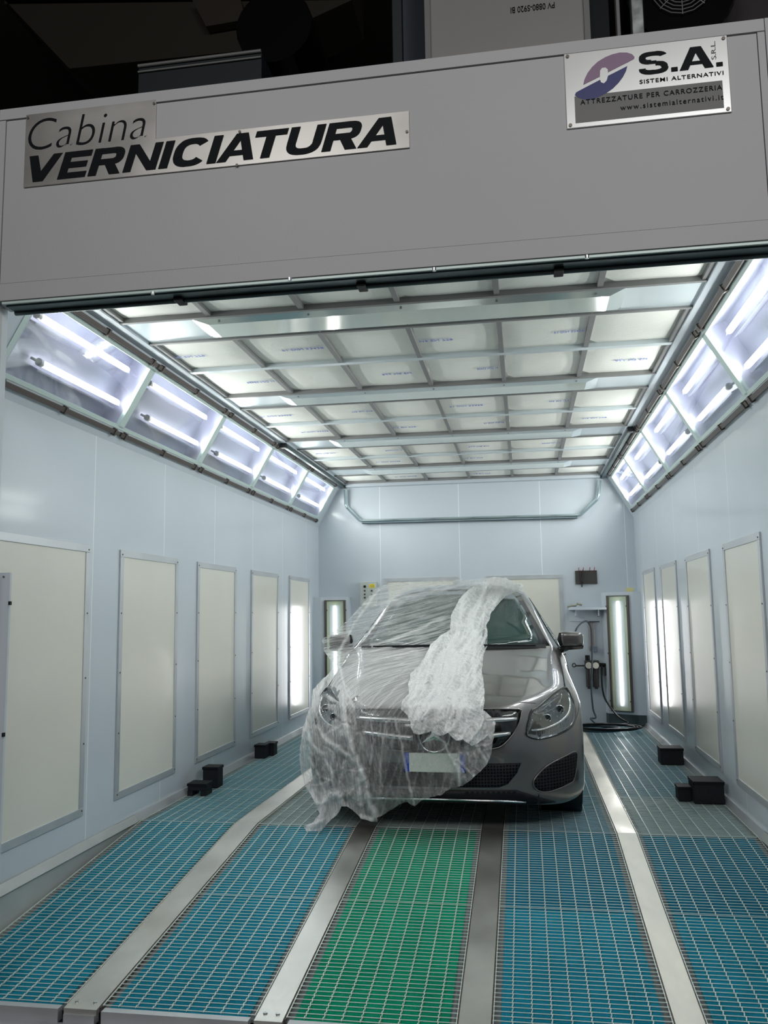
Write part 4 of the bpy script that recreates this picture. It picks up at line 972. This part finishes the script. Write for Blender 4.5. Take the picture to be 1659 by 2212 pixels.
for mi in (True, False):
    sd_ = 'right' if mi else 'left'
    f_ = patchF('fog_intake', FOG, M['imesh'], .004, step=.03, mirror=mi, rnd=True)
    lineF('fog_trim', FOG, .004, M['paint'], .006, f_, mirror=mi, closed=True, sm=3)
    hl = patchF('headlight', HL, mat('headlight_bowl_'+sd_, srgb(46, 48, 50), .35, .4), .002, step=.022, mirror=mi, rnd=True)
    lineF('headlight_seal', HL, .010, M['blackg'], .004, hl, mirror=mi, closed=True, sm=4)
    lineF('daytime_strip', [(.565, .598), (.62, .597), (.70, .612), (.76, .635), (.80, .665), (.815, .71), (.812, .745)], .009, M['chrome'], .010, hl, mirror=mi, sm=5)
    lineF('upper_strip', [(.585, .694), (.63, .70), (.69, .735), (.755, .765)], .005, M['chrome'], .010, hl, mirror=mi, sm=5)
    lineF('upper_strip', [(.60, .685), (.66, .69), (.72, .71), (.76, .75), (.765, .775)], .0035, M['chrome'], .014, hl, mirror=mi, sm=5)
    # reflector facets
    mbb = MB(); sg = -1 if mi else 1
    for j in range(5):
        for i in range(9):
            x = .60+i*.021; z = .632+j*.018+i*.004
            if z > .69+(x-.6)*.45 or x > .79 or (i*2+j) % 3: continue
            h, n_ = hitF(sg*x, z)
            y = h.y-.006
            mbb.add([(CX+sg*(x-.008), y, z-.006), (CX+sg*(x+.008), y, z-.006), (CX+sg*(x+.008), y, z+.007), (CX+sg*(x-.008), y, z+.007), (CX+sg*x, y-.009, z)], [(0, 1, 4), (1, 2, 4), (2, 3, 4), (3, 0, 4)])
    o = ob('reflector_facets', mbb, M['silver'], hl); LOC[o.name] = LOC['car']
    for (x, z, r_) in ((.665, .655, .022), (.745, .69, .026)):
        h, n_ = hitF(sg*x, z); mbb = MB(); mbb.lathe([(.0005, .012), (r_*.5, .010), (r_*.85, 0), (r_, -.014), (r_+.003, -.014), (r_+.003, .02)], (CX+sg*x, h.y-.004, z), (0, 1, 0), 24)
        o = ob('lamp_bowl', mbb, M['chrome'], hl, smooth=True); LOC[o.name] = LOC['car']
    # lower ribbed indicator
    mbb = MB()
    for i in range(16):
        x = .60+i*.0125; z = .565+.0016*i+.00012*i*i; h, n_ = hitF(sg*x, z+.008)
        mbb.box(CX+sg*x-.003, CX+sg*x+.003, h.y-.010, h.y-.002, z, z+.024)
    o = ob('indicator_ribs', mbb, M['silver'], hl); LOC[o.name] = LOC['car']
    o = patchF('lens', [(x*.998, z) for x, z in HL], M['lens'], .020, hl, step=.025, mirror=mi, rnd=True, thick=.002)
    # bonnet-to-wing seam
    lineF('wing_seam', [(.795, .81), (.797, .87), (.792, .93), (.782, .975)], .005, M['black'], .0, mirror=mi)
    lineF('washer_seam', [(.50, .755), (.56, .748), (.60, .742)], .0018, M['black'], .0, mirror=mi)
# bumper parting line from grille to headlight bottom
for mi in (True, False):
    lineF('bumper_seam', [(.845, .615), (.868, .655), (.882, .70)], .002, M['black'], .0, mirror=mi)
# ---- number plate
py_ = min(hitF(x, .43)[0].y for x in (-.2, 0, .2))-.02
np_ = MB(); np_.box(CX-.182, CX+.182, py_-.006, py_+.03, .370, .488); pl = ob('number_plate', np_, M['black'], car, bevel=.003)
LOC[pl.name] = LOC['car']
pb = MB(); pb.box(CX-.150, CX+.150, py_-.009, py_-.005, .375, .483); ob('plate_face', pb, M['plate_white'], pl)
for sg in (-1, 1):
    pb = MB(); pb.box(*sorted((CX+sg*.150, CX+sg*.179)), py_-.009, py_-.005, .375, .483); ob('plate_band', pb, M['plate_blue'], pl)
# ---- windscreen and side glass
WS = [(-.655, 1.065), (-.35, 1.062), (0, 1.06), (.35, 1.062), (.655, 1.065), (.612, 1.18), (.550, 1.32), (.49, 1.415), (.455, 1.448), (.25, 1.475), (0, 1.482), (-.25, 1.475), (-.455, 1.448), (-.49, 1.415), (-.550, 1.32), (-.612, 1.18)]
WSo = [(-.73, 1.045), (0, 1.04), (.73, 1.045), (.70, 1.10), (.650, 1.20), (.585, 1.32), (.525, 1.435), (.50, 1.468), (.25, 1.490), (0, 1.497), (-.25, 1.490), (-.50, 1.468), (-.525, 1.435), (-.585, 1.32), (-.650, 1.20), (-.70, 1.10)]
patchF('windscreen_seal', WSo, M['black'], .002, step=.05, thick=.001)
patchF('windscreen', WS, M['glass'], .007, step=.05, thick=.001)
# black cowl strip with wipers parked
mbb = MB()
cw = [(x, 1.045+.0*x) for x in [-.70+1.4*i/20 for i in range(21)]]
V = []
for x, z in cw:
    h, n_ = hitF(x, z); V += [(CX+x, h.y-.04, z-.012), (CX+x, h.y+.0, z+.012)]
mbb.add(V, [(2*i, 2*i+2, 2*i+3, 2*i+1) for i in range(20)]); o = ob('cowl_strip', mbb, M['black'], car, fixn=False); o.modifiers.new('s', 'SOLIDIFY').thickness = .006
for xa, xb_ in ((.62, .02), (-.60, -.08)):
    pts_ = [];
    for i in range(8):
        x = xa+(xb_-xa)*i/7; z = 1.052+.012*i/7; h, n_ = hitF(x, z); pts_.append((CX+x, h.y-.028, z))
    mbb = MB(); mbb.tube(pts_, .007, 6); ob('wiper', mbb, M['black'], car, smooth=True)
def patchX(name, poly, m, off, sg, step=.08, thick=.004):
    vs, fs = cdt(poly, step); V = []
    for v in vs:
        h = TREE.ray_cast(Vector((CX+sg*2, CY+v.x, v.y)), Vector((-sg, 0, 0)))[0]
        if h is None: h = Vector((CX+sg*.8, 0, 0))
        V.append((h.x+sg*off, CY+v.x, v.y))
    mb = MB(); mb.add(V, fs); o = ob(name, mb, m, car, smooth=True, fixn=False); o.modifiers.new('s', 'SOLIDIFY').thickness = thick; return o
for sg in (-1, 1):
    patchX('side_window', [(1.62, 1.03), (2.72, 1.045), (2.72, 1.44), (2.42, 1.42), (2.05, 1.30)], M['glass'], .006, sg)
    patchX('side_window', [(2.80, 1.045), (3.75, 1.07), (3.66, 1.36), (3.3, 1.43), (2.80, 1.44)], M['glass'], .006, sg)
    for ya in (1.50, 2.76):
        mbb = MB(); pts_ = []
        for i in range(12):
            z = .26+.72*i/11; h = TREE.ray_cast(Vector((CX+sg*2, CY+ya, z)), Vector((-sg, 0, 0)))[0]; pts_.append((h.x, CY+ya, z))
        mbb.tube(pts_, .004, 6); ob('door_seam', mbb, M['black'], car)
    for ya in (2.55, 3.4):
        h = TREE.ray_cast(Vector((CX+sg*2, CY+ya, .93)), Vector((-sg, 0, 0)))[0]
        mbb = MB(); mbb.tube([(h.x+sg*.005, CY+ya-.11, .93), (h.x+sg*.03, CY+ya-.06, .935), (h.x+sg*.03, CY+ya+.06, .935), (h.x+sg*.005, CY+ya+.11, .93)], .012, 8); ob('door_handle', mbb, M['paint'], car, smooth=True)
# ---- mirrors
def blob(name, c_, rx, ry, rz, m, parent, p=4.0, n=20, taper=0):
    mb = MB(); rows_ = []
    for j in range(n+1):
        ph = -pi/2+pi*j/n
        for i in range(2*n):
            th = 2*pi*i/(2*n)
            f_ = lambda v: math.copysign(abs(v)**(2/p), v)
            x = f_(cos(ph))*f_(cos(th)); y = f_(cos(ph))*f_(sin(th)); z = f_(sin(ph))
            tp = 1-taper*(x*.5+.5)
            rows_.append((c_[0]+rx*x, c_[1]+ry*y, c_[2]+rz*z*tp))
    mb.add(rows_, [(j*2*n+i, j*2*n+(i+1) % (2*n), (j+1)*2*n+(i+1) % (2*n), (j+1)*2*n+i) for j in range(n) for i in range(2*n)])
    return ob(name, mb, m, parent, smooth=True)
for sg in (-1, 1):
    hs = blob('mirror', W3(sg*.895, 1.56, 1.088), sg*.090, .075, .066, M['paint'], car, 4.5, taper=.22); LOC[hs.name] = LOC['car']
    mbb = MB(); mbb.hexa([W3(sg*.805, 1.50, 1.005), W3(sg*.975, 1.50, 1.015), W3(sg*.805, 1.60, 1.005), W3(sg*.975, 1.60, 1.015), W3(sg*.805, 1.49, 1.038), W3(sg*.983, 1.49, 1.045), W3(sg*.805, 1.61, 1.038), W3(sg*.983, 1.61, 1.045)])
    ob('mirror_base', mbb, M['blackg'], hs, bevel=.008)
    mbb = MB(); mbb.tube([W3(sg*.77, 1.55, 1.0), W3(sg*.84, 1.53, 1.018), W3(sg*.88, 1.53, 1.03)], .0, 8, radii=[.03, .022, .018]); ob('mirror_arm', mbb, M['blackg'], hs, smooth=True)
    mbb = MB(); mbb.lathe([(.0005, 0), (.05, 0), (.052, .004)], W3(sg*.895, 1.637, 1.088), (0, 1, 0), 24); ob('mirror_glass', mbb, M['chrome'], hs)
    mbb = MB(); mbb.tube([W3(sg*.815, 1.49, 1.045), W3(sg*.80, 1.50, 1.09), W3(sg*.815, 1.51, 1.135)], .012, 8); ob('mirror_edge', mbb, M['black'], hs, smooth=True)
# ---- wheels
def wheel(sg, y):
    r_, wd_ = .318, .205; xc = CX+sg*.775; z = r_
    mb = MB(); A = (xc, CY+y, z)
    prof = [(.20, -wd_/2+.012), (.235, -wd_/2), (.29, -wd_/2+.002), (.311, -wd_/2+.018), (r_, -wd_/2+.04)]
    for k in range(4):
        h0 = -wd_/2+.04+k*.032; prof += [(r_, h0+.022), (r_-.009, h0+.023), (r_-.009, h0+.031), (r_, h0+.032)]
    prof += [(.311, wd_/2-.018), (.29, wd_/2-.002), (.235, wd_/2), (.20, wd_/2-.012)]
    mb.lathe(prof, A, (1, 0, 0), 60)
    w_ = ob('wheel', mb, M['rubber'], car, smooth=False); LOC[w_.name] = LOC['car']
    mb = MB(); mb.lathe([(.205, -wd_/2+.015), (.195, -wd_/2+.02), (.19, .0), (.195, wd_/2-.02), (.205, wd_/2-.015)], A, (1, 0, 0), 40)
    for k in range(5):
        a_ = k*2*pi/5+.3
        mb.tube([(xc+sg*.07, CY+y+.03*cos(a_), z+.03*sin(a_)), (xc+sg*.085, CY+y+.195*cos(a_), z+.195*sin(a_))], .022, 8)
    mb.cyl((xc+sg*.05, CY+y, z), (xc+sg*.085, CY+y, z), .05, 20)
    ob('rim', mb, M['silver'], w_, smooth=True)
    # tread blocks
    mb = MB()
    for k in range(48):
        a_ = k*2*pi/48
        for u in (-1, 1):
            p0 = Vector((xc+u*.075, CY+y+(r_+.001)*cos(a_), z+(r_+.001)*sin(a_))); 
            if p0.z < .012: continue
            t_ = Vector((0, -sin(a_), cos(a_)))*.006; x_ = Vector((.022, 0, 0)); o_ = Vector((0, cos(a_), sin(a_)))*.004
            mb.add([p0-x_-t_, p0+x_-t_, p0+x_+t_, p0-x_+t_, p0-x_-t_+o_, p0+x_-t_+o_, p0+x_+t_+o_, p0-x_+t_+o_], [(4, 5, 6, 7), (0, 1, 5, 4), (1, 2, 6, 5), (2, 3, 7, 6), (3, 0, 4, 7)])
    ob('tread', mb, M['black'], w_)
for sg in (-1, 1):
    wheel(sg, .86); wheel(sg, 3.56)
    mbb = MB(); mbb.lathe([(.345, -.14), (.345, .115), (.30, .12)], (CX+sg*.76, CY+.86, .33), (sg, 0, 0), 40)
    ob('wheel_arch_liner', mbb, M['black'], car, smooth=True)
mbb = MB(); mbb.box(CX-.66, CX+.66, CY+.25, CY+4.2, .16, .5); mbb.box(CX-.6, CX+.6, CY+.16, CY+.3, .17, .25); ob('underbody', mbb, M['black'], car)

# ================================================================== PLASTIC FILM
# outline traced on the photograph; every point is put on (or hung from) the car behind it
FILM = [(832,1262),(870,1258),(930,1254),(985,1252),(1040,1250),(1068,1246),(1092,1247),(1108,1257),(1128,1262),(1136,1272),(1112,1278),(1092,1288),(1076,1304),(1062,1322),(1058,1336),(1050,1350),(1054,1372),(1052,1396),(1044,1416),(1041,1450),(1046,1480),(1047,1512),(1044,1534),(1062,1548),(1070,1560),(1068,1580),(1064,1604),(1060,1632),(1052,1650),(1036,1668),(1020,1682),(1000,1698),(988,1700),(975,1702),(955,1716),(930,1722),(908,1730),(896,1742),(878,1732),(862,1738),(842,1752),(815,1766),(816,1776),(800,1774),(780,1768),(765,1752),(750,1742),(738,1742),(728,1760),(716,1770),(706,1780),(694,1796),(662,1796),(656,1784),(676,1776),(690,1758),(684,1740),(672,1718),(660,1700),(652,1670),(646,1640),(650,1600),(654,1574),(662,1548),(672,1520),(676,1490),(694,1470),(712,1452),(726,1436),(712,1424),(700,1404),(696,1380),(716,1368),(744,1346),(768,1322),(790,1296),(812,1272)]
GS = 6.0; gx0, gy0 = 630, 1236; gw, gh = int((1150-gx0)/GS)+1, int((1810-gy0)/GS)+1
mbm = bmesh.new()
for o_ in car.children:
    if o_.name.startswith('mirror'):
        t_ = bmesh.new(); t_.from_object(o_, dg) if False else t_.from_mesh(o_.data)
        for v in t_.verts: v.co += off_
        me_ = bpy.data.meshes.new('tmp'); t_.to_mesh(me_); mbm.from_mesh(me_); bpy.data.meshes.remove(me_)
MT = BVHTree.FromBMesh(mbm)
D = [[None]*gw for _ in range(gh)]
for j in range(gh):
    for i in range(gw):
        px, py = gx0+i*GS, gy0+j*GS; h, n_ = hitRay(px, py); h2, _q = hitRay(px, py, MT)
        y = None
        if h is not None: y = h.y
        if h2 is not None and px < 800: y = min(y or 99, h2.y)
        D[j][i] = y
K = [[D[j][i] is not None for i in range(gw)] for j in range(gh)]
for j in range(gh):
    for i in range(gw):
        if D[j][i] is None:
            py = gy0+j*GS; px = gx0+i*GS
            D[j][i] = 5.25 if py > 1700 else (5.45 if py > 1480 else 6.5)
        if D[j][i] > 7.6: D[j][i] = 7.6
for it in range(300):    # let the film span the gaps
    for j in range(1, gh-1):
        for i in range(1, gw-1):
            if not K[j][i]: D[j][i] = .25*(D[j-1][i]+D[j+1][i]+D[j][i-1]+D[j][i+1])
D0 = [r_[:] for r_ in D]
for it in range(10):     # taut film: smooth but never behind the car
    E_ = [r_[:] for r_ in D]
    for j in range(1, gh-1):
        for i in range(1, gw-1):
            a_ = .25*(D[j-1][i]+D[j+1][i]+D[j][i-1]+D[j][i+1]); E_[j][i] = min(D0[j][i], .5*a_+.5*D[j][i])
    D = E_
def depth(px, py):
    u, v = (px-gx0)/GS, (py-gy0)/GS; i = min(max(int(u), 0), gw-2); j = min(max(int(v), 0), gh-2); u -= i; v -= j
    u = min(max(u, 0), 1); v = min(max(v, 0), 1)
    return (D[j][i]*(1-u)+D[j][i+1]*u)*(1-v)+(D[j+1][i]*(1-u)+D[j+1][i+1]*u)*v
def nz(x, y, z=0): return noise.noise(Vector((x, y, z)))
def vor(x, y, z=0):
    d_, p_ = noise.voronoi(Vector((x, y, z))); return d_[0], d_[1]-d_[0]
def facet(x, y, z=0):
    d_, p_ = noise.voronoi(Vector((x, y, z))); p = p_[0]; h = math.sin(p.x*12.9898+p.y*78.233+z)*43758.5453; h -= math.floor(h)
    return h, (x-p.x)*cos(6.283*h)+(y-p.y)*sin(6.283*h), d_[1]-d_[0]
def ridge(x, y, z=0): return 1-abs(nz(x, y, z))*2.4
def sst(a_, b_, x):
    t_ = min(max((x-a_)/(b_-a_), 0), 1); return t_*t_*(3-2*t_)
# centre line and half width (px) of the bunched roll
ROLL_ = [(1100,1266,22),(1070,1268,26),(1040,1290,40),(1010,1320,44),(990,1350,48),(985,1390,62),(975,1430,68),(958,1470,78),(945,1510,86),(955,1550,88),(975,1585,78),(985,1600,66)]
def inroll(px, py):
    best = -9
    for a_, c_ in zip(ROLL_, ROLL_[1:]):
        ax, ay, ar = a_; bx_, by_, br = c_; dx, dy_ = bx_-ax, by_-ay; t_ = min(max(((px-ax)*dx+(py-ay)*dy_)/(dx*dx+dy_*dy_), 0), 1)
        d_ = sqrt((px-ax-dx*t_)**2+(py-ay-dy_*t_)**2); best = max(best, 1-d_/(ar+(br-ar)*t_))
    return best
# gathered folds of the film: path, half width, how milky, how far it stands off
FOLDS = [([(738,1500),(744,1561),(757,1610),(774,1654),(790,1697),(798,1740),(815,1768)],9,.50,.03),([(684,1570),(700,1597),(725,1616),(752,1632),(768,1648)],8,.40,.025),
 ([(660,1561),(665,1594),(679,1616),(700,1632)],7,.35,.02),([(668,1700),(676,1720),(692,1738),(708,1724),(725,1716)],9,.42,.03),([(700,1716),(695,1740),(690,1773),(668,1788)],10,.42,.025),
 ([(733,1724),(745,1745),(760,1762),(806,1773)],9,.40,.02),([(774,1686),(779,1738)],8,.30,.015),([(690,1480),(679,1515),(660,1560),(650,1600),(647,1643),(652,1680),(664,1708)],7,.32,.02),
 ([(834,1560),(825,1616),(820,1670),(826,1700)],3,.28,.01),([(852,1550),(866,1602),(879,1675),(894,1738)],3.5,.34,.01),([(800,1550),(806,1600),(800,1650)],3,.25,.01),
 ([(955,1590),(966,1620),(980,1648),(991,1675),(992,1698)],5,.36,.02),([(1015,1580),(1023,1602),(1040,1630),(1053,1650)],6,.28,.02),([(980,1640),(1003,1655),(1023,1678)],4,.3,.015),
 ([(804,1395),(843,1383),(880,1370),(915,1354),(945,1340),(971,1334)],4,.42,.012),([(780,1318),(840,1300),(915,1281),(980,1268),(1040,1262)],2.5,.30,.008),([(734,1404),(752,1372),(771,1339),(795,1304),(819,1274)],3.5,.42,.012),
 ([(732,1404),(735,1450),(747,1493),(763,1527)],3.5,.42,.008),([(700,1376),(745,1344),(788,1304)],2.5,.30,.01),([(702,1415),(716,1436)],3,.3,.01),([(716,1440),(700,1466),(680,1488)],4,.25,.01),
 ([(790,1530),(830,1480),(880,1445)],2.5,.30,.01),([(815,1530),(850,1490),(885,1465)],2.5,.30,.01),([(840,1528),(862,1505),(884,1488)],2.5,.28,.01),([(745,1440),(800,1428),(900,1405)],2.5,.22,.008),([(742,1416),(820,1402),(925,1380)],2.5,.2,.008),
 ([(672,1530),(700,1500),(735,1520),(755,1560)],6,.25,.02),([(668,1640),(690,1680),(700,1716)],5,.32,.02),([(700,1640),(716,1670),(722,1710)],5,.28,.02)]
def folds(px, py):
    al = 0; of = 0
    for P_, w_, a_, o_ in FOLDS:
        if not (min(p[0] for p in P_)-w_ <= px <= max(p[0] for p in P_)+w_ and min(p[1] for p in P_)-w_ <= py <= max(p[1] for p in P_)+w_): continue
        best = 9e9
        for (ax, ay), (bx_, by_) in zip(P_, P_[1:]):
            dx, dy_ = bx_-ax, by_-ay; t_ = min(max(((px-ax)*dx+(py-ay)*dy_)/(dx*dx+dy_*dy_), 0), 1)
            best = min(best, sqrt((px-ax-dx*t_)**2+(py-ay-dy_*t_)**2))
        k = max(0, 1-best/(w_*(1+.5*nz(px*.05, py*.05, w_)))); k = k**.7
        al = max(al, a_*k*(1+.5*nz(px*.09, py*.09, 61))); of = max(of, o_*k)
    return al, of
def film_mesh(poly, step, isroll):
    jit = []
    for i in range(len(poly)):   # ragged edge
        a_ = Vector(poly[i]); c_ = Vector(poly[(i+1) % len(poly)]); n = max(1, int((c_-a_).length/4)); nn_ = Vector((c_.y-a_.y, a_.x-c_.x)).normalized()
        for k in range(n):
            p_ = a_+(c_-a_)*k/n; jit.append(tuple(p_+nn_*(2.2*nz(p_.x*.09, p_.y*.09, 3)+.9*nz(p_.x*.3, p_.y*.3, 5))))
    vs, fs = cdt(jit, step); V = []; A = []; W1 = []; W2 = []
    for v in vs:
        px, py = v.x, v.y; y = depth(px, py)
        ms = y/FOC            # metres per pixel here
        bunch = inroll(px, py)
        # direction of the tension wrinkles
        th = .17 if py < 1400 else .17+sst(1400, 1530, py)*.75
        if py < 1300: th = .13
        ux = px-760; vv = py+math.tan(th)*ux*(1 if py < 1450 else 1)+.0003*ux*ux
        low = sst(1520, 1600, py)
        left = 1-sst(735, 800, px-(py-1480)*.10 if py > 1480 else px+40)
        sx_, sy_ = (.006, .085)
        wa = (ux*.007, vv*.11, 0); wb = ((py+px*.15)*.008, (px-py*.12)*.09, 0)
        wr = max(0, ridge(ux*sx_, vv*sy_, 1.3))**3*.7+max(0, ridge(ux*.012, vv*.17, 7.7))**4*.5
        if py < 1400: wr += max(0, ridge(ux*.008, vv*.30, 5.5))**4*.35
        wl = max(0, ridge(px*.055+py*.012, py*.007+px*.004, 4.1))**3*.7+max(0, ridge(px*.12-py*.03, py*.018, 9.1))**4*.5
        wx = nz(px*.018, py*.018, 8)*14; wy = nz(px*.018, py*.018, 18)*14
        f1, e1 = vor((px+wx)*.034+(py)*.012, (py+wy)*.020, 2.2); f2, e2 = vor((px-wy)*.075, (py+wx)*.055, 6.1)
        cr_ = min(1, f1*.9)*.6+min(1, f2)*.4; sharp = max(0, 1-e1*5)*.6+max(0, 1-e2*4)*.4
        if isroll:
            r_ = max(0, min(1, bunch)); prof_ = sqrt(max(0, 1-(1-r_)**2))
            ca_, sa_ = .42, .91
            along = px*-ca_+py*sa_; acr = px*sa_+py*ca_
            fold = max(0, ridge(acr*.045+wx*.03, along*.011, 3.3))
            ra, rc = along+wy*1.5, acr+wx*1.5
            hA, tA, eA = facet(ra*.020, rc*.052, 4.4); hB, tB, eB = facet(ra*.055+.01*rc, rc*.12, 9.9); hC, tC, eC = facet(rc*.05, ra*.028, 14.2)
            off = .015+.09*prof_+.018*tA+.008*tB+.006*tC+.05*(fold-.4)+.03*nz(px*.022, py*.016, 77)
            wa = (along*.010+wx*.01, acr*.045+wy*.03, .40); wb = ((px+py)*.020+wy*.02, (px-py)*.05+wx*.04, .30)
            al = .34+.24*sst(.0, .35, bunch)+.14*hA+.06*hB+.10*fold+.16*nz(px*.03, py*.02, 51)
            if py > 1560: al *= .7+.3*sst(1625, 1560, py)
        else:
            off = .012+(.006*(wr-.3))*(1-low)+(.012*(wl-.3))*low
            base_ = .13+.18*sst(1395, 1405, py)-.20*sst(1520, 1535, py)+.10*sst(1330, 1270, py)
            al = base_+.10*wr*(1-low)+.22*wl*low
            wa = (wa[0], wa[1]*(1.3 if py < 1395 else 1), (.34+.3*nz(px*.012, py*.012, 40))*(1-low)); wb = (wb[0], wb[1], .24*low*(.45+1.3*nz(px*.014, py*.008, 50)))
            lm = left*sst(1430, 1480, py)
            hA, tA, eA = facet((px+wx*1.5)*.028, (py+wy*1.5)*.016, 4.4); hB, tB, eB = facet((px-wy)*.06+.03*py, (py+wx)*.03, 9.9)
            off += lm*(.032*tA+.014*tB); al += lm*(.05+.20*hA*hA+.14*hB*hB+.10*(eA < .06)); wb = (wb[0], wb[1], max(wb[2], .32*lm))
            if px < 775 and py < 1440: al -= .03
            al += .12*sst(1695, 1720, py); off += .015*sst(1695, 1720, py)
            if 800 < px < 1010 and py > 1600: wb = (wb[0], wb[1], wb[2]*(1-.6*sst(800, 840, px)*sst(1600, 1630, py)))
            if px > 940 and py > 1540:
                k_ = (1-sst(1680, 1705, py))*sst(940, 1000, px); hA, tA, eA = facet((px+wx)*.035, (py+wy)*.02, 24.4); hB, tB, eB = facet((px-wy)*.09+.03*py, (py+wx)*.05, 9.9)
                al += k_*(.04+.25*hA*hA+.16*hB+.14*(eA < .07)); off += k_*(.02+.03*tA+.02*tB)
        off += .022*sst(1500, 1560, py)
        if not isroll:
            fa_, fo_ = folds(px+2.5*nz(px*.05, py*.05, 90), py+2.5*nz(px*.05, py*.05, 95)); al += fa_; off += fo_
        y2 = y-off; d_ = ray(px, py); P_ = CAM+d_*(y2/d_.y)
        if P_.z < fz(P_.y)+.006:      # the trailing corner lies on the grating
            yg = P_.y
            for _k in range(30):
                yg -= .01; P_ = CAM+d_*(yg/d_.y)
                if P_.z >= fz(P_.y)+.006: break
        V.append(P_); A.append(max(.07, min(.93, al))); W1.append(wa); W2.append(wb)
    return V, fs, A, W1, W2
def make_film(name, V, fs, A, W1, W2, parent):
    mb = MB(); mb.add(V, fs); o = ob(name, mb, M['film'], parent, smooth=True, fixn=False)
    at = o.data.attributes.new('layers', 'FLOAT', 'POINT')
    for i, a_ in enumerate(A): at.data[i].value = a_
    for nm_, W_a in (('wrinkle_a', W1), ('wrinkle_b', W2)):
        at = o.data.attributes.new(nm_, 'FLOAT_VECTOR', 'POINT')
        for i, a_ in enumerate(W_a): at.data[i].vector = a_
    return o
film = thing('plastic_sheet', 'clear crinkled plastic film draped over the grey car down to the floor', 'plastic film', (CX-.4, CY-.1, 0))
make_film('thin_film', *film_mesh(FILM, 2.6, False), film)
ROLLP = [(1040,1258),(1066,1248),(1092,1248),(1108,1258),(1128,1263),(1136,1272),(1112,1279),(1092,1288),(1076,1304),(1062,1322),(1058,1336),(1050,1350),(1054,1372),(1052,1396),(1044,1416),(1041,1450),(1046,1480),(1047,1512),(1044,1534),(1062,1548),(1070,1560),(1066,1584),(1052,1590),(1040,1600),(1020,1612),(1000,1598),(985,1600),(968,1584),(950,1590),(930,1580),(905,1588),(892,1584),(886,1562),(880,1545),(866,1532),(868,1514),(884,1498),(882,1480),(886,1456),(902,1440),(916,1420),(930,1392),(954,1372),(972,1360),(974,1330),(984,1308),(1000,1284),(1020,1268)]
rf = make_film('bunched_fold', *film_mesh(ROLLP, 2.4, True), film)
rf['label'] = 'dense white bunched fold'
ebm.free()
